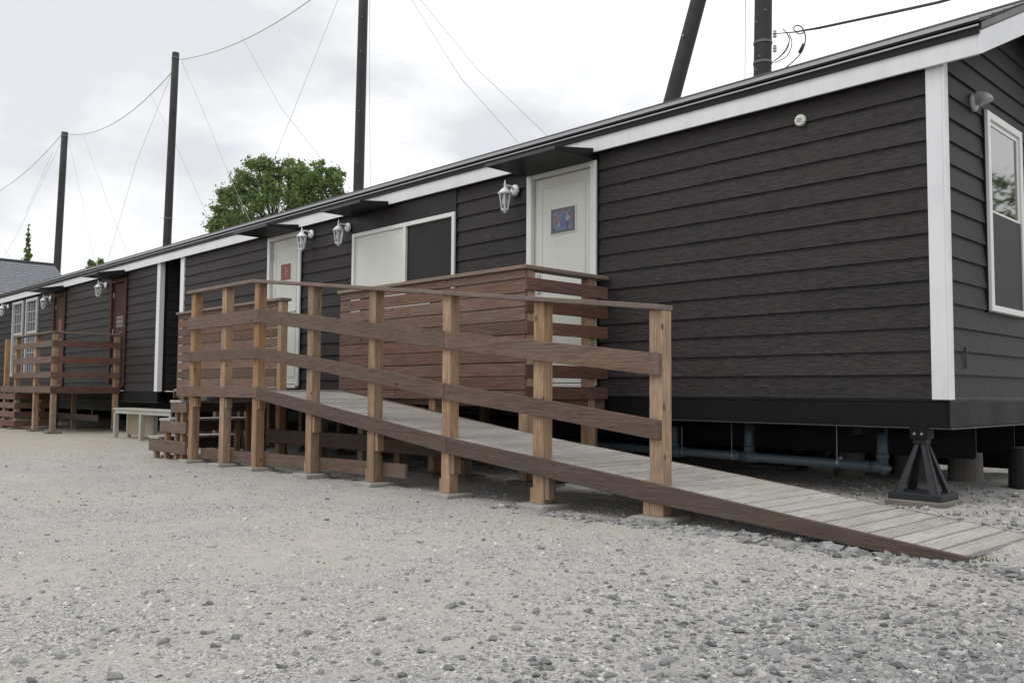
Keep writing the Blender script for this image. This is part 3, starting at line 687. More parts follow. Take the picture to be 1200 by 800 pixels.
# front rails
RY0 = YF-.001
for prof, h in ((UP, .135), (LO, .118)):
    sheared('rail', prof, -5.84, -2.90, YF-.0, YF+.030, h, M['rail_x'], RAMP)
    sheared('rail', prof, -2.897, -.90, YF-.0, YF+.030, h, M['rail_x'], RAMP)
sheared('handrail', [(-5.95, 1.125), (-4.92, 1.006), (-.80, .515)], -5.93, -2.9, YF-.012, YF+.128, .032, M['cap_x'], RAMP, .004)
sheared('handrail', [(-5.95, 1.125), (-4.92, 1.006), (-.80, .515)], -2.897, -.884, YF-.012, YF+.128, .032, M['cap_x'], RAMP, .004)
# low brace along the back of the posts
sheared('brace', [(-7.4, -.655), (-3.52, -.592)], -7.35, -3.52, PY1+.001, PY1+.031, .118, M['rail_x'], RAMP)
sheared('brace', [(-7.4, -.46), (-3.9, -.44)], -7.35, -3.2, -1.20, -1.17, .16, M['fascia_wood'], RAMP)

# ------------------------------------------------------------------ landing and deck along the wall
DECK = thing('entrance_deck', (-6.9, -1.1, -.8), 'wooden landing and deck with red-brown plank screens at the head of the ramp', 'deck')
for k, x in enumerate([-5.98, -6.709, -7.484]):
    zb = footing(x+.05, PY0+.045, DECK); post(x, PY0, 1.093, zb, DECK)
    bx('cleat', x+.1005, x+.14, PY0+.01, PY0+.08, -.19, -.09, M['post'], DECK, .003)
bx('rail', -7.50, -5.843, YF, YF+.030, .68, .815, M['rail_x'], DECK); bx('rail', -7.50, -5.843, YF, YF+.030, .315, .430, M['rail_x'], DECK)
bx('rim_board', -7.76, -5.833, YF, YF+.030, -.075, .035, M['rail_x'], DECK)
bx('handrail', -7.53, -5.932, YF-.012, YF+.128, 1.095, 1.127, M['cap_x'], DECK, .004)
x = -5.815
while x > -7.7:
    bx('deck_board', x-bw+.003, x-.003, YF+.031, -1.09, ZD-.028, ZD, M['deck_y'], DECK); x -= bw
x = -3.10
while x > -10.3:
    bx('deck_board', x-bw+.003, x-.003, -1.085, -.03, ZD-.028, ZD, M['deck_y'], DECK); x -= bw
for (a, b) in ((-10.25, -7.76), (-7.7, -5.86), (-5.8, -3.1)):
    bx('joist', a, b, -1.05, -1.01, -.13, -.022, M['fascia_wood'], DECK); bx('joist', a, b, -.20, -.16, -.13, -.022, M['fascia_wood'], DECK)
bx('rim_board', -10.33, -10.305, -1.09, -.03, -.12, .01, M['rail_y'], DECK)
bx('joist', -7.7, -5.86, YF+.34, YF+.38, -.13, -.022, M['fascia_wood'], DECK)
for x in (-10.2, -9.3, -8.4, -7.45, -6.6, -5.7, -4.7, -3.9, -3.2):
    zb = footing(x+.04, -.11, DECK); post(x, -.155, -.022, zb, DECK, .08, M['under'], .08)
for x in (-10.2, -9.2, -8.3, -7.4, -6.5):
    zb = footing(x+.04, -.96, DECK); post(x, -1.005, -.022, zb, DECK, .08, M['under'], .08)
# right plank screen in front of the shuttered window
def screen(x0, x1, y, ztop, zbot, post_xs, gap):
    z = ztop-.035; first = True
    while z-.02 > zbot:
        h = .075 if first else .113
        zl = max(z-h, zbot); cut = random.choice([None, None, x0+(x1-x0)*random.uniform(.3, .7)])
        j = random.uniform(-.002, .002)
        spans = [(x0, x1)] if not cut else [(x0, cut-.0015), (cut+.0015, x1)]
        for a, b in spans: bx('screen_plank', a, b, y+j, y+.022+j, zl, z, M['screen_x'], DECK, .0045)
        z = zl-random.uniform(*gap); first = False
    bx('screen_cap', x0-.02, x1+.036, y-.03, y+.10, ztop-.033, ztop, M['cap_x'], DECK, .004)
    for px_ in post_xs:
        zb = footing(px_+.045, y+.07, DECK); post(px_, y+.0255, ztop-.034, zb, DECK, .09)
screen(-5.94, -3.058, -1.10, 1.09, -.072, [-5.6, -4.4], (.006, .011))
screen(-10.2, -7.33, -1.10, 1.115, .012, [-10.1, -8.8], (.005, .009))
zb = footing(-7.25, -1.03, DECK); post(-7.325, -1.095, 1.08, zb, DECK, .095); bx('post_cap', -7.36, -7.20, -1.12, -.975, 1.081, 1.115, M['cap_x'], DECK)
# end guard at the right: open slats, two posts
zb = footing(-3.10, -1.03, DECK); post(-3.158, -1.0755, 1.055, zb, DECK, .10)
zb = footing(-3.04, -.22, DECK); post(-3.158, -.27, 1.055, zb, DECK, .10)
zz = .985
for k in range(6):
    bx('guard_slat', -3.0565, -3.033, -1.105, -.03, zz-.112, zz, M['screen_y'], DECK, .003); zz -= .187
bx('handrail', -3.17, -3.02, -.998, -.03, 1.056, 1.09, M['cap_x'], DECK, .004)
bx('rim_board', -3.0975, -3.07, -1.05, -.03, -.16, .0, M['rail_y'], DECK)

# steps at the left end of the landing
ST = thing('deck_steps', (-8.0, -1.6, -.82), 'three weathered open wooden steps going down at the left end of the landing', 'steps')
for k, (xa, zt, zb_) in enumerate([(-7.91, -.150, -.262), (-8.21, -.368, -.500), (-8.53, -.588, -.735)]):
    bx('side_board', xa, -7.487, YF+.0, YF+.030, zb_, zt-.002, M['rail_x'], ST, .004)
    bx('side_board', xa, -7.487, -1.145, -1.115, zb_, zt-.002, M['rail_x'], ST, .004)
    for j in (0, 1): bx('tread_board', xa-.01+j*.155, xa-.01+j*.155+.15, YF-.005, -1.11, zt, zt+.03, M['deck_y'], ST, .003)
    bx('riser_board', xa+.002, xa+.027, YF+.031, -1.146, zb_, zt-.003, M['rail_y'], ST, .003)
for k, (x, zt) in enumerate([(-8.46, -.60), (-8.15, -.38), (-7.86, -.165), (-7.70, -.08)]):
    for y in (YF+.032, -1.21):
        post(x, y, zt-.001, gz(x, y)-.02, ST, .06, d=.06)
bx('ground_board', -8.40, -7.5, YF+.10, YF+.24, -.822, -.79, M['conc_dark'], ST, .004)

# ------------------------------------------------------------------ second deck, far left
D2 = thing('far_deck', (-16.6, -.7, -.82), 'smaller railed wooden deck in front of the far left house', 'deck')
XR = -15.42; YD = -1.28
for (x, y, full) in ((XR-.10, YD+.03, 1), (-16.62, YD+.03, 1), (-17.95, YD+.03, 1), (XR-.11, -.13, 1), (-18.75, YD+.03, 1)):
    g = footing(x+.05, y+.05, D2); post(x, y, 1.05, g, D2, .1)
bx('handrail', -18.0, XR+.03, YD-.015, YD+.125, 1.051, 1.082, M['cap_x'], D2, .004)
bx('handrail', XR-.13, XR+.02, YD+.126, -.03, 1.051, 1.082, M['cap_x'], D2, .004)
for (a, b) in ((.80, .915), (.49, .615), (.215, .325)):
    bx('rail', -18.0, XR, YD, YD+.0295, a, b, M['rail_x'], D2); bx('guard_slat', XR+.0005, XR+.028, YD+.03, -.03, a-.004, b-.004, M['screen_y'], D2)
bx('rim_board', -18.85, XR, YD, YD+.0295, -.075, .05, M['rail_x'], D2); bx('rim_board', XR+.0005, XR+.028, YD, -.03, -.08, .045, M['screen_y'], D2)
x = XR-.11
while x > -20.2: bx('deck_board', x-bw+.003, x-.003, YD+.031 if x > -18.8 else YD+.4, -.03, .0, .028, M['deck_y'], D2); x -= bw
bx('brace', -18.7, XR-.1, -.4, -.37, -.62, -.50, M['fascia_wood'], D2)
for x in (-17.4, -18.6, -19.6): post(x, -.3, -.0, gz(x, -.3)-.02, D2, .08)
S2 = thing('deck_steps', (-19.4, -1.0, -.84), 'stack of dark red-brown steps at the far left edge, below the far deck', 'steps')
for k in range(4):
    a = -17.75-.0*k; zt = -.10-.185*k
    bx('side_board', -20.6-.25*k, a, YD-.0, YD+.03, zt-.12, zt, M['screen_x'], S2, .004)
    bx('riser_board', a+.0005, a+.025, YD, -.5, zt-.12, zt, M['screen_y'], S2, .004)
for x in (-17.85, -18.7, -19.6): post(x, YD+.032, -.08, gz(x, YD)-.02, S2, .08)

# ------------------------------------------------------------------ bench between the decks
BN = thing('bench', (-12.1, -.62, -.82), 'pale boxy bench with a beige back panel, against the gap between the two houses', 'bench')
g = -.822
bx('top_board', -13.33, -10.9, -.88, -.56, -.345, -.315, M['bench'], BN, .004)
bx('front_rail', -13.28, -10.95, -.865, -.835, -.405, -.346, M['bench'], BN, .003)
for x in (-13.31, -12.17, -11.0):
    bx('leg', x, x+.07, -.87, -.80, g-.01, -.346 if x > -12.5 and False else -.407, M['bench'], BN, .004); bx('leg', x, x+.07, -.65, -.59, g-.01, -.346, M['bench'], BN, .004)
bx('back_panel', -13.24, -12.10, -.66, -.64, -.77, -.36, M['bench_panel'], BN, .003)


# ------------------------------------------------------------------ jack stands under the chassis
def jack(x, y, lab, block, top=-.238):
    g = gz(x, y)
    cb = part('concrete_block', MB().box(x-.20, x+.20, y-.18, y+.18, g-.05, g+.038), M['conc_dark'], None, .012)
    tag(cb, block, 'concrete block', 'concrete blocks under the jack stands')
    t = thing('jack_stand', (x, y, g+.038), lab, 'jack stand', 'steel jack stands under the chassis')
    b0 = g+.0385
    part('base_frame', MB().box(x-.18, x+.18, y-.16, y+.16, b0, b0+.045), M['steel_blue'], t, .004)
    zt = top-.075
    for sx_, sy in ((-1, -1), (1, -1), (1, 1), (-1, 1)):
        A = Vector((x+sx_*.145, y+sy*.125, b0+.045)); B = Vector((x+sx_*.028, y+sy*.028, zt))
        m = MB(); d = Vector((sx_*.024, 0, 0)); e = Vector((0, sy*.024, 0))
        # angle-iron leg, opened towards the middle
        for w in (d, e):
            o_ = e if w is d else d
            vs = [A, A-w*2.3, B-w*1.3, B]; vs2 = [v-o_*.25 for v in vs]
            m.add(vs+vs2, [(0, 1, 2, 3), (7, 6, 5, 4), (0, 4, 5, 1), (1, 5, 6, 2), (2, 6, 7, 3), (3, 7, 4, 0)])
        part('leg', m, M['steel_blue'], t)
    part('top_box', MB().box(x-.045, x+.045, y-.045, y+.045, zt-.03, zt+.02), M['steel_blue'], t, .003)
    part('head_plate', MB().box(x-.06, x+.06, y-.062, y-.05, top-.075, top+.03).box(x-.06, x+.06, y-.0495, y+.06, top-.072, top-.001), M['skirt'], t, .002)
    part('jack_screw', MB().lathe((x, y, zt+.05), [(.02, -.03), (.02, .05)], 10), M['zinc'], t)
    for s in (-1, 1): part('bolt', MB().lathe((x+s*.025, y, top-.035), [(.010, -.070), (.010, -.062)], 6, 'y'), M['zinc'], t)
jack(-.215, .02, 'dark grey pyramid jack stand with two bolts under the near corner of the house', 'pale weathered concrete slab under the nearest jack stand')
for i, (x, y) in enumerate(((-2.6, 2.2), (-5.2, .25), (-10.2, .25))):
    jack(x, y, ['dark jack stand deep under the house, seen beyond the grey drain pipe', 'jack stand in the dark under the house, behind the middle of the plank screen', 'jack stand in the dark under the house, behind the steps'][i],
         ['concrete slab under the jack stand beyond the drain pipe', 'concrete slab under the jack stand behind the plank screen', 'concrete slab under the jack stand behind the steps'][i], )
# concrete piers seen under the corner
for i, (x, y) in enumerate(((-1.62, 1.9), (-1.12, 2.1), (-.62, 2.05), (-.02, 1.7))):
    m = MB().lathe((x, y, gz(x, y)-.03), [(.14, 0), (.145, .05), (.138, .36), (.13, .365)], 20)
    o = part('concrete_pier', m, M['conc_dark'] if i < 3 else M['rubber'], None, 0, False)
    tag(o, ['round grey concrete pier under the house, left of the near jack stand', 'round grey concrete pier seen just right of the near jack stand legs', 'wide round grey concrete pier under the near corner of the house', 'black drum standing in shade at the right edge under the house'][i], 'pier' if i < 3 else 'drum')

# ------------------------------------------------------------------ drain pipes
DP = thing('drain_pipe', (-1.8, .5, -.77), 'grey-blue plastic drain pipe run hanging under the house above the ramp foot', 'pipe')
pr = .040
part('pipe_run', MB().tube([(-7.5, .5, -.50), (-4.5, .5, -.53), (-2.72, .5, -.545), (-.74, .5, -.565)], pr, 12), M['pvc'], DP, 0, True)
for x, zt in ((-.70, -.24), (-1.87, -.24), (-2.66, -.24)):
    q = part('riser_pipe', MB().tube([(x, .5, -.60 if x > -1 else -.53), (x, .5, zt)], pr+.002, 12), M['pvc'], DP, 0, True)
    part('coupling', MB().tube([(x-.08 if x > -1 else x-.07, .5, -.565 if x > -1 else -.553), (x+.0 if x > -1 else x+.07, .5, -.565 if x > -1 else -.5535)], pr+.008, 12), M['pvc'], DP, 0, True)
    part('coupling', MB().tube([(x, .5, -.50), (x, .5, -.46)], pr+.008, 12), M['pvc'], DP, 0, True)
for x in (-2.55, -2.02, -1.05): part('hanger_rod', MB().tube([(x, .46, -.24), (x, .46, -.52)], .004, 5), M['zinc'], DP); 
for x in (-2.55, -2.02, -1.05): part('pipe_clip', MB().tube([(x-.012, .5, -.548), (x+.012, .5, -.548)], pr+.006, 12), M['zinc'], DP)
part('elbow', MB().tube([(-.78, .5, -.565), (-.72, .5, -.566), (-.69, .5, -.575), (-.66, .5, -.60)], pr+.006, 12), M['pvc'], DP, 0, True)

# ------------------------------------------------------------------ background: net poles, nets, cables
def pole(base, top, r0_, r1_, lab, group='tall net poles behind the houses', bands=(), cat='pole'):
    t = thing('net_pole', base, lab, cat, group)
    part('shaft', MB().tube([Vector(base).lerp(Vector(top), k/6)for k in range(7)], [r0_+(r1_-r0_)*k/6 for k in range(7)], 16), M['pole'], t, 0, True)
    for b in bands:
        p = Vector(base).lerp(Vector(top), b); r_ = r0_+(r1_-r0_)*b
        part('clamp_band', MB().lathe(p, [(r_+.002, -.022), (r_+.012, -.022), (r_+.012, .022), (r_+.002, .022)], 16), M['bolt_grey'], t, 0, False)
    return t
def gp(p): return (p.x, p.y, gz(p.x, p.y)-.3)
def pole_at(tx, ty, bxp, byp, d0, d1, *a, **k):
    T = at(tx, ty, d1); B = at(bxp, byp, d0); 
    return pole(gp(B), T, *a, **k), T
p0, T0 = pole_at(-60, 228, -85, 468, 53, 53, .17, .14, 'farthest net pole, outside the picture at the left', bands=(.97,))
p1, T1 = pole_at(76, 155, 57.5, 473, 42, 42, .185, .148, 'farthest dark net pole rising above the far left grey roof', bands=(.985,))
p2, T2 = pole_at(206, 62, 186.6, 479, 32, 32, .17, .125, 'second net pole from the left, left of the green tree', bands=(.985, .55))
p3, T3 = pole_at(427.5, -61, 413, 487, 24.5, 24.5, .175, .13, 'net pole in the middle, right of the green tree, running out of the top', bands=(.42,))
p4, T4 = pole_at(897.5, -250, 888, 502, 15.8, 15.8, .18, .145, 'nearest upright pole with clamps and looped cable above the roof', bands=(.615, .585, .54))
P5 = thing('strut_pole', gp(at(678, 497, 17)), 'thick slanting strut pole leaning right above the roof, left of the clamped pole', 'pole')
Bt = Vector(gp(at(678, 497, 17))); Tt = at(894, -282, 15.9)
part('shaft', MB().tube([Bt.lerp(Tt, k/6) for k in range(7)], [.165-.005*k for k in range(7)], 16), M['pole'], P5, 0, True)
part('bolt', MB().lathe(at(801, 42, 16.2), [(.02, -.02), (.02, .02)], 6, 'y'), M['zinc'], P5)
# bolts in the poles
for pt, px_, py_, d in ((p3, 420.5, 130, 24.3), (p3, 424.5, 20, 24.3), (p2, 199, 130, 31.8), (p2, 197, 180, 31.8), (p4, 897, 12, 15.6), (p4, 890, 66, 15.6), (p4, 887, 26, 15.6), (p4, 886, 82, 15.6), (p3, 419, 190, 24.3), (p3, 423, 60, 24.3)):
    part('bolt', MB().lathe(at(px_, py_, d), [(.018, -.02), (.018, .02)], 6, 'y'), M['bolt_grey'], pt)
def sag(A, B, s, n=18):
    return [A.lerp(B, k/n)+Vector((0, 0, -4*s*(k/n)*(1-k/n))) for k in range(n+1)]
def net_bay(A, B, s, lab, ropes, panel=True):
    pts = sag(A, B, s); t = thing('safety_net', (A.x, A.y, -.9), lab, 'net', 'net bays between the tall poles')
    part('top_cable', MB().tube(pts, .014, 5), M['rope'], t)
    if panel:
        m = MB(); m.add(pts+[Vector((p.x, p.y, gz(p.x, p.y))) for p in pts], [(i, i+1, len(pts)+i+1, len(pts)+i) for i in range(len(pts)-1)]); part('net_panel', m, M['net'], t)
    for r_ in ropes: part('stay_rope', MB().tube([at(*q) for q in r_], .0062, 4), M['rope'], t)
net_bay(at(-60, 236, 53), at(73, 157, 42), 1.1, 'thin hanging net and cable at the far left, left of the farthest pole',
        [[(70, 170, 42), (20, 275, 46), (5, 300, 48)], [(62, 178, 43), (30, 250, 45)], [(0, 285, 49), (14, 305, 48)]])
net_bay(at(79, 157, 42), at(203, 83, 32), .75, 'thin net and sagging cable between the two left poles',
        [[(201, 86, 32), (160, 190, 35), (128, 300, 38)], [(175, 108, 34), (205, 168, 32), (245, 258, 31)], [(80, 162, 42), (95, 230, 41), (112, 312, 40)], [(97, 157, 41), (120, 220, 39), (149, 298, 37)]])
net_bay(at(212, 70, 32), at(424, -48, 24.5), .55, 'thin net and cable between the pole by the tree and the middle pole',
        [[(213, 72, 32), (243, 142, 31), (268, 205, 29.5), (297, 268, 28.6)], [(283, 42, 29.5), (330, 128, 28), (378, 188, 27)], [(398, -5, 26), (352, 110, 27.5), (318, 195, 28)]])
net_bay(at(431, -50, 24.5), at(893, -250, 15.8), .3, 'stay ropes right of the middle pole, above the long roof',
        [[(470, -20, 23.5), (540, 92, 22.5), (607, 167, 22)], [(480, -15, 23), (560, 82, 22), (642, 160, 21.5)], [(433.5, -40, 24.2), (433, 100, 24.2), (434, 222, 24.2)], [(874, -150, 16), (873.5, 0, 16), (873, 95, 16)]])
# service cable and loops at the near pole
C1 = thing('service_cable', at(930, 40, 15.3), 'thick black service cable sweeping up right from the clamped pole', 'cable')
pts = [at(*q) for q in ((905, 40, 15.5), (930, 38, 15.2), (960, 33, 14.4), (1000, 24.5, 13.4), (1050, 14, 12), (1100, 3, 10.8), (1160, -14, 9.5))]
part('conductor', MB().tube(pts, [.006, .012, .022, .022, .022, .02, .018], 8), M['cable'], C1, 0, True)
def smooth_pts(ctrl, d, n=5):
    P = [Vector((c[0], c[1], 0)) for c in ctrl]; out = []
    for i in range(len(P)-1):
        a, b, c, e = P[max(i-1, 0)], P[i], P[i+1], P[min(i+2, len(P)-1)]
        for k in range(n):
            t = k/n; q = .5*((2*b)+(-a+c)*t+(2*a-5*b+4*c-e)*t*t+(-a+3*b-3*c+e)*t**3); out.append(at(q.x, q.y, d))
    out.append(at(P[-1].x, P[-1].y, d)); return out
for ctrl, r_, d in (([(907, 72), (918, 62), (925, 48), (921, 38), (917, 34), (921, 38), (925, 46), (921, 60), (905, 74)], .008, 15.4),
                    ([(943, 38), (936, 40), (930, 34), (934, 30), (940, 33), (944, 44), (941, 58), (932, 70), (920, 80)], .011, 15.3),
                    ([(925, 40), (928, 52), (922, 66), (908, 74)], .008, 15.5)):
    part('cable_loop', MB().tube(smooth_pts(ctrl, d), r_, 6), M['cable'], C1, 0, True)
part('sleeve', MB().tube([at(942, 52, 15.28), at(937, 62, 15.28)], .03, 8), M['cable'], C1, 0, True)
for y in (40, 57):
    part('insulator', MB().lathe(at(908, y, 15.55), [(.02, -.07), (.04, -.05), (.022, -.02), (.04, .0), (.022, .03), (.035, .05), (.015, .06)], 10), M['rope'], C1)

# ------------------------------------------------------------------ trees
def leaves_mesh(name, centres, n, size, mat, parent, seed=1, drop=.3):
    rg = np.random.default_rng(seed); vs = []; fs = []
    w = np.array([c[3]**1.7 for c in centres]); w /= w.sum()
    idx = rg.choice(len(centres), n, p=w)
    for i in idx:
        cx, cy, cz, r_ = centres[i]
        d = rg.normal(size=3); d /= np.linalg.norm(d); rr = r_*(rg.random()**.6)*(2.0 if rg.random() < .22 else 1)
        p = np.array([cx, cy, cz])+d*rr*np.array([1, 1, .85])
        a = rg.normal(size=3); a /= np.linalg.norm(a); b = np.cross(a, rg.normal(size=3)); b /= np.linalg.norm(b)
        s = size*rg.uniform(.6, 1.35); k = len(vs)
        vs += [tuple(p-a*s), tuple(p+b*s*.42), tuple(p+a*s), tuple(p-b*s*.42)]; fs.append((k, k+1, k+2, k+3))
    me = bpy.data.meshes.new(name); me.from_pydata([tuple(np.array(v)-np.array(centres[0][:3])) for v in vs], [], fs); me.materials.append(mat)
    o = bpy.data.objects.new(name, me); place(o, centres[0][:3], parent); return o
def tree(base, lobes, n, size, lab, cat='tree', seed=3, tr=.16):
    t = thing('leafy_tree', base, lab, cat)
    B = Vector(base); C = Vector((sum(l[0] for l in lobes)/len(lobes), sum(l[1] for l in lobes)/len(lobes), sum(l[2] for l in lobes)/len(lobes)))
    fork = B.lerp(C, .55)
    m = MB().tube([B, B.lerp(fork, .5)+Vector((.06, .05, 0)), fork], [tr, tr*.8, tr*.65], 10)
    part('trunk', m, M['bark'], t, 0, True)
    br = MB()
    for l in lobes:
        e = Vector(l[:3]); md = fork.lerp(e, .5)+Vector((random.uniform(-.15, .15), random.uniform(-.15, .15), .12))
        br.tube([fork, md, e], [tr*.45, tr*.25, tr*.08], 6)
        for q in range(3):
            e2 = e+Vector([random.uniform(-1, 1)*l[3]*.7 for _ in range(3)]); br.tube([md, e.lerp(e2, .5), e2], [tr*.18, tr*.1, tr*.03], 5)
    part('limb', br, M['bark'], t, 0, True)
    # sub-clumps round every lobe give the uneven outline
    cl = []; rg = np.random.default_rng(seed)
    for l in lobes:
        for q in range(16):
            d = rg.normal(size=3); d /= np.linalg.norm(d); cl.append((l[0]+d[0]*l[3]*1.12, l[1]+d[1]*l[3]*.9, l[2]+d[2]*l[3]*.95, l[3]*rg.uniform(.12, .5)))
        cl.append((l[0], l[1], l[2], l[3]*.72))
    leaves_mesh('crown', cl, n, size, M['leaf'], t, seed)
D = 31
def lb(px, py, r_px, dd=0): p = at(px, py, D+dd); return (p.x, p.y, p.z, r_px*D/F_PX)
lobes = [lb(262, 250, 17), lb(272, 228, 15, .3), lb(288, 255, 26, -.5), lb(298, 214, 20), lb(303, 194, 12, .4), lb(318, 200, 13), lb(325, 225, 27, -.3), lb(342, 203, 15, .5), lb(360, 215, 20), lb(375, 200, 12, .2), lb(390, 212, 14), lb(398, 226, 10), lb(372, 240, 24, .6), lb(330, 262, 34, .4), lb(250, 264, 9)]
bp = at(330, 470, D)
tree((bp.x, bp.y, gz(bp.x, bp.y)-.1), lobes, 38000, .064, 'bushy green broadleaf tree rising behind the roof between two poles')
D = 30
def lb2(px, py, r): p = at(px, py, D); return (p.x, p.y, p.z, r*D/F_PX)
bp = at(113, 475, D)
tree((bp.x, bp.y, gz(bp.x, bp.y)-.1), [lb2(113, 318, 8), lb2(107, 308, 3.5), lb2(117, 306, 3.5), lb2(120, 312, 4), lb2(104, 314, 3)], 500, .07, 'tips of a small bush just showing over the far left roof', 'bush', 5, .05)
D = 38
bp = at(32, 478, D)
tree((bp.x, bp.y, gz(bp.x, bp.y)-.1), [lb2(33, 312, 4), lb2(32, 305, 3.6), lb2(33, 299, 3.4), lb2(32.5, 293, 3), lb2(33.2, 287, 2.6), lb2(33, 281, 2.1), lb2(33.2, 275, 1.6), lb2(33, 269, 1.1), lb2(33.5, 264, .8)], 900, .07, 'slim spire of green leaves above the grey roof at far left', 'tree', 6, .06)

tree((8.5, 27, -1.0), [(8.5, 27, 5.2, 1.6), (7.2, 26.6, 4.2, 1.3), (9.8, 27.4, 4.4, 1.4), (8.3, 27.2, 6.8, 1.1), (6.3, 27, 3.0, 1.1), (10.8, 27, 3.2, 1.2)], 7000, .14, 'tree out of frame to the right, mirrored in the end window pane', 'tree', 9, .2)

# ------------------------------------------------------------------ far grey-roofed building
FB = thing('grey_roof_house', (-36, 2, -.9), 'house with plain grey shingle roof behind the far left trailer house', 'house')
zr, ze = 4.76, 2.6; xr, xe = -34, -29.6
part('wall', MB().box(-38.2, xe-.3, -6, 3.8, -.95, 2.75), M['bench'], FB)
nrow = 22; 
for i in range(nrow):
    a = i/nrow; b = (i+1)/nrow
    xa_, za_ = xr+(xe-xr)*a, zr+(ze-zr)*a; xb_, zb_ = xr+(xe-xr)*b, zr+(ze-zr)*b
    poly = [(xa_-.03, za_+.0), (xb_, zb_+.022), (xb_, zb_-.02), (xa_-.03, za_-.03)]
    part('shingle_course', MB().prism(poly, 'y', -6.3, 4.0), M['shingle'], FB)
part('roof', MB().prism([(xr, zr-.04), (xe-.05, ze-.06), (xe-.05, ze-.16), (2*xr-xe, ze-.16), (2*xr-xe, ze-.06)], 'y', -6.25, 3.95), M['shingle'], FB)
part('ridge_cap', MB().prism([(xr-.12, zr-.02), (xr, zr+.07), (xr+.12, zr-.02)], 'y', -6.32, 4.02), M['black_metal'], FB)

# ------------------------------------------------------------------ loose gravel
def ico():
    t = (1+5**.5)/2; v = np.array([(-1, t, 0), (1, t, 0), (-1, -t, 0), (1, -t, 0), (0, -1, t), (0, 1, t), (0, -1, -t), (0, 1, -t), (t, 0, -1), (t, 0, 1), (-t, 0, -1), (-t, 0, 1)], float)
    v /= np.linalg.norm(v[0])
    f = np.array([(0, 11, 5), (0, 5, 1), (0, 1, 7), (0, 7, 10), (0, 10, 11), (1, 5, 9), (5, 11, 4), (11, 10, 2), (10, 7, 6), (7, 1, 8), (3, 9, 4), (3, 4, 2), (3, 2, 6), (3, 6, 8), (3, 8, 9), (4, 9, 5), (2, 4, 11), (6, 2, 10), (8, 6, 7), (9, 8, 1)])
    return v, f
IV, IF = ico()
def rock_verts(n):
    base = IV[None]*rng.uniform(.62, 1.38, (n, 12, 1)); base = base*rng.uniform(.75, 1.35, (n, 1, 3)); base[:, :, 2] *= .5
    a = rng.uniform(0, 2*np.pi, n); b = rng.normal(0, .35, n); c, s = np.cos(a), np.sin(a)
    x = base[:, :, 0]*np.cos(b)[:, None]+base[:, :, 2]*np.sin(b)[:, None]; z = -base[:, :, 0]*np.sin(b)[:, None]+base[:, :, 2]*np.cos(b)[:, None]; y = base[:, :, 1]
    return np.stack([x*c[:, None]-y*s[:, None], x*s[:, None]+y*c[:, None], z], 2)
def gravel(name, P, size, tint):
    n = len(P); V = rock_verts(n)*size[:, None, None]+P[:, None, :]
    F = (IF[None]+(np.arange(n)*12)[:, None, None]).reshape(-1)
    me = bpy.data.meshes.new(name); me.vertices.add(n*12); me.vertices.foreach_set('co', V.reshape(-1).astype(np.float32))
    me.loops.add(len(F)); me.loops.foreach_set('vertex_index', F.astype(np.int32)); me.polygons.add(n*20)
    me.polygons.foreach_set('loop_start', np.arange(0, n*60, 3, dtype=np.int32)); me.update(calc_edges=True); me.shade_flat()
    at_ = me.attributes.new('tint', 'FLOAT', 'POINT'); at_.data.foreach_set('value', np.repeat(tint, 12).astype(np.float32))
    me.materials.append(M['stone']); o = bpy.data.objects.new(name, me); COL.objects.link(o); o['kind'] = 'stuff'; return o
def scatter(n, rmin, rmax, smin, smed, smax, pw, mask=None):
    r = rmin*(rmax/rmin)**(rng.random(n)**pw); th = rng.uniform(R(62), R(208), n)      # direction angle in the XY plane
    x = CAM.x+r*np.cos(th); y = CAM.y+r*np.sin(th); keep = []
    s = np.clip(np.exp(rng.normal(np.log(smed), .42, n)), smin, smax)
    for i in range(n):
        m_ = .5+.5*noise.noise(Vector((x[i]*.8, y[i]*.8, 3)))+.35*noise.noise(Vector((x[i]*2.7, y[i]*2.7, 9)))
        # more and coarser stones at the right, near the building and the near edge
        cp = min(1, max(0, (x[i]+3)/4.5))*.35+(.25 if y[i] > -3.2 else 0)
        keep.append(rng.random() < max(.12, m_-.22+cp))
    k = np.array(keep); x, y, s = x[k], y[k], s[k]
    z = np.array([ground_z(a, b) for a, b in zip(x, y)])+s*.05
    return np.stack([x, y, z], 1), s
P1, s1 = scatter(105000, 1.5, 13, .0025, .0048, .012, .8)
gravel('fine_gravel', P1, s1, np.clip(rng.normal(.56, .26, len(s1)), 0, 1))
P2, s2 = scatter(5200, 1.6, 16, .006, .0095, .024, .9)
gravel('coarse_gravel', P2, s2, np.clip(rng.normal(.36, .22, len(s2)), 0, 1))
bpy.data.objects['fine_gravel']['label'] = 'fine pale grey gravel scattered over the yard'; bpy.data.objects['fine_gravel']['category'] = 'gravel'
bpy.data.objects['coarse_gravel']['label'] = 'coarser dark grey stones mixed into the gravel yard'; bpy.data.objects['coarse_gravel']['category'] = 'gravel'
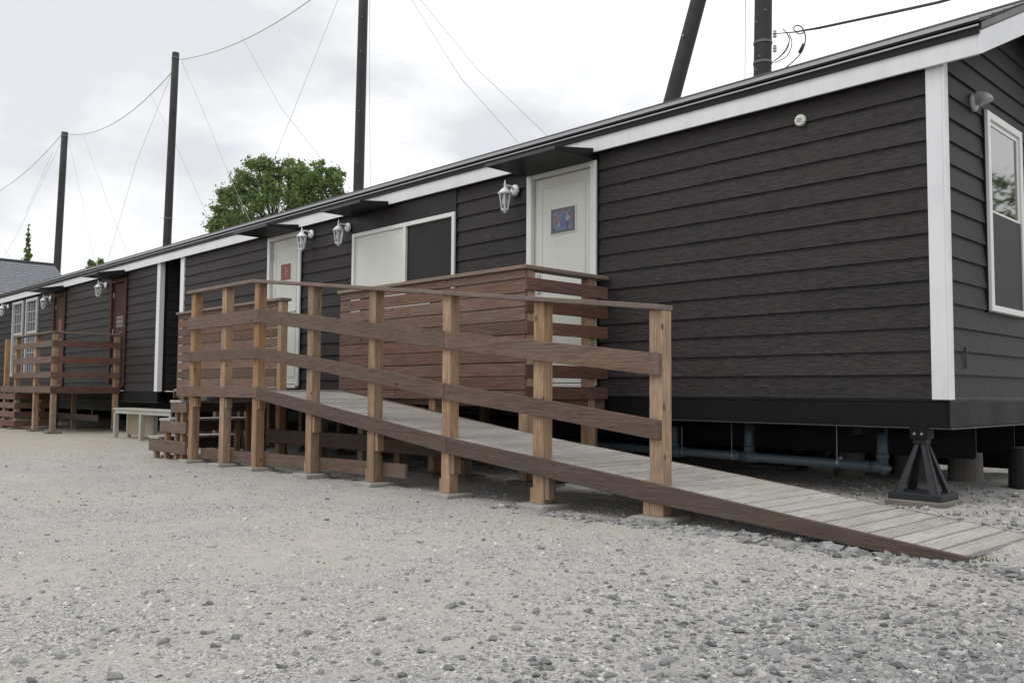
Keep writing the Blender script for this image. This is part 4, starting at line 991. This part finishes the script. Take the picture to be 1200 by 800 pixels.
# rubble collected along the foot of the ramp and in the right foreground
n = 520; t = rng.random(n); x = -2.2+3.3*t**.7; y = YF-.02-np.abs(rng.normal(0, .09, n)); s = np.clip(np.exp(rng.normal(np.log(.018), .4, n)), .008, .042)
n2 = 11000; xb = rng.normal(1.55, .72, n2); yb = np.clip(rng.normal(-3.75, .8, n2)-.25*(1.5-xb), -5.6, -2.22-.1*rng.random(n2)); sb = np.clip(np.exp(rng.normal(np.log(.0068), .48, n2)), .0035, .020)
n3 = 1400; xc = rng.uniform(-1.2, 2.6, n3); yc = rng.uniform(-1.0, 1.4, n3); sc_ = np.clip(np.exp(rng.normal(np.log(.013), .4, n3)), .006, .03)
X = np.concatenate([x, xb, xc]); Y = np.concatenate([y, yb, yc]); S = np.concatenate([s, sb, sc_])
Z = np.array([ground_z(a, b) for a, b in zip(X, Y)])+S*.12
o = gravel('rubble', np.stack([X, Y, Z], 1), S, np.clip(rng.normal(.24, .2, len(S)), 0, .8))
o['label'] = 'pale and dark rubble gathered along the foot of the ramp'; o['category'] = 'rubble'

# single stones that stand out
def stone(px, py, size, tintv, lab):
    d = fw+rt*((px-600)/F_PX)-up*((py-400)/F_PX); tt = (-.775)/d.z; p = CAM+d*tt; z = ground_z(p.x, p.y); p = CAM+d*(z/d.z)
    bm = bmesh.new(); bmesh.ops.create_icosphere(bm, subdivisions=2, radius=1); sx_, sy_, sz_ = random.uniform(.9, 1.4), random.uniform(.8, 1.1), random.uniform(.5, .72); sd_ = random.uniform(0, 99)
    for v in bm.verts:
        q = v.co.copy(); f_ = 1+.5*noise.noise(q*1.3+Vector((sd_, 0, 0)))+.28*noise.noise(q*3.4+Vector((0, sd_, 0)))
        v.co = Vector((q.x*sx_, q.y*sy_, q.z*sz_*.85))*f_*size*.62
    me = bpy.data.meshes.new('stone'); bm.to_mesh(me); bm.free(); a = me.attributes.new('tint', 'FLOAT', 'POINT'); a.data.foreach_set('value', [tintv]*len(me.vertices))
    me.materials.append(M['stone']); o = bpy.data.objects.new('stone', me); place(o, (p.x, p.y, z+size*.22), None); o.rotation_euler = (random.uniform(-.3, .3), random.uniform(-.3, .3), random.uniform(0, 6)); tag(o, lab, 'stone', 'larger stones lying in the gravel')
for a in [(936, 633, .034, .62, 'pale stone against the ramp side, left of the biggest one'), (1036, 644, .05, .6, 'largest pale stone leaning on the low end of the ramp side'), (977, 636, .036, .4, 'flat grey stone half under the ramp side between two pale stones'),
          (943, 812-100, .03, .1, 'dark stone in the right foreground, upper one of a close pair'), (948, 722, .028, .35, 'grey stone just below the dark one of a close pair at the right'), (628, 776-60, .02, .12, 'small dark stone in the middle foreground'),
          (554, 697, .016, .05, 'small black stone alone on pale sand in the middle foreground'), (655, 711-60, .013, .1, 'small black chip of stone below the second ramp post from the right'), (980, 786, .028, .3, 'grey stone at the bottom edge, right of the centre'),
          (770, 722+8, .02, .15, 'dark stone in the centre right foreground beside paler grit'), (135, 795, .03, .2, 'dark flat stone cut by the bottom edge at left'), (20, 775, .022, .3, 'grey stone near the bottom left corner'),
          (865, 790, .024, .28, 'grey pebble at the bottom edge between the two coarse patches'), (1080, 710, .026, .3, 'rounded grey stone in the right foreground in front of the ramp end'), (1150, 592+100, .02, .2, 'dark pebble right of the rounded stone near the right edge')]:
    stone(*a)

# ------------------------------------------------------------------ weeds
def weeds(name, spots, lab):
    m = MB()
    for (x, y, n, sp, h) in spots:
        for _ in range(n):
            px_, py_ = random.gauss(x, sp), random.gauss(y, sp*.6); g = ground_z(px_, py_); a = random.uniform(0, 6.3); hh = h*random.uniform(.4, 1.2); w = .004+hh*.05
            dx, dy = math.cos(a)*w, math.sin(a)*w; lx, ly = random.gauss(0, hh*.5), random.gauss(0, hh*.5)
            m.add([(px_-dx, py_-dy, g-.005), (px_+dx, py_+dy, g-.005), (px_+lx*.5+dx*.8, py_+ly*.5+dy*.8, g+hh*.6), (px_+lx*.5-dx*.8, py_+ly*.5-dy*.8, g+hh*.6), (px_+lx, py_+ly, g+hh)], [(0, 1, 2, 3), (3, 2, 4)])
    o = part(name, m, M['grass'], None); tag(o, lab, 'weeds', None, 'stuff')
weeds('weeds', [(.70, -2.15, 36, .06, .022), (.50, -2.17, 26, .05, .02), (.80, -1.98, 34, .05, .016), (.2, -.3, 10, .08, .03), (-.4, -.35, 24, .12, .03), (-1.1, -.3, 50, .2, .05), (-2.2, -.2, 160, .3, .10), (-.9, -.5, 40, .2, .04), (.5, -.25, 8, .05, .03)], 'small green weeds sprouting in the gravel at the ramp end and beside the house')
weeds('grass_tufts', [(-4, 5.5, 500, 1.2, .16), (-1.8, 5.2, 400, .8, .16), (-7, 6, 400, 1.5, .16)], 'green grass growing beyond the house, glimpsed below the chassis')
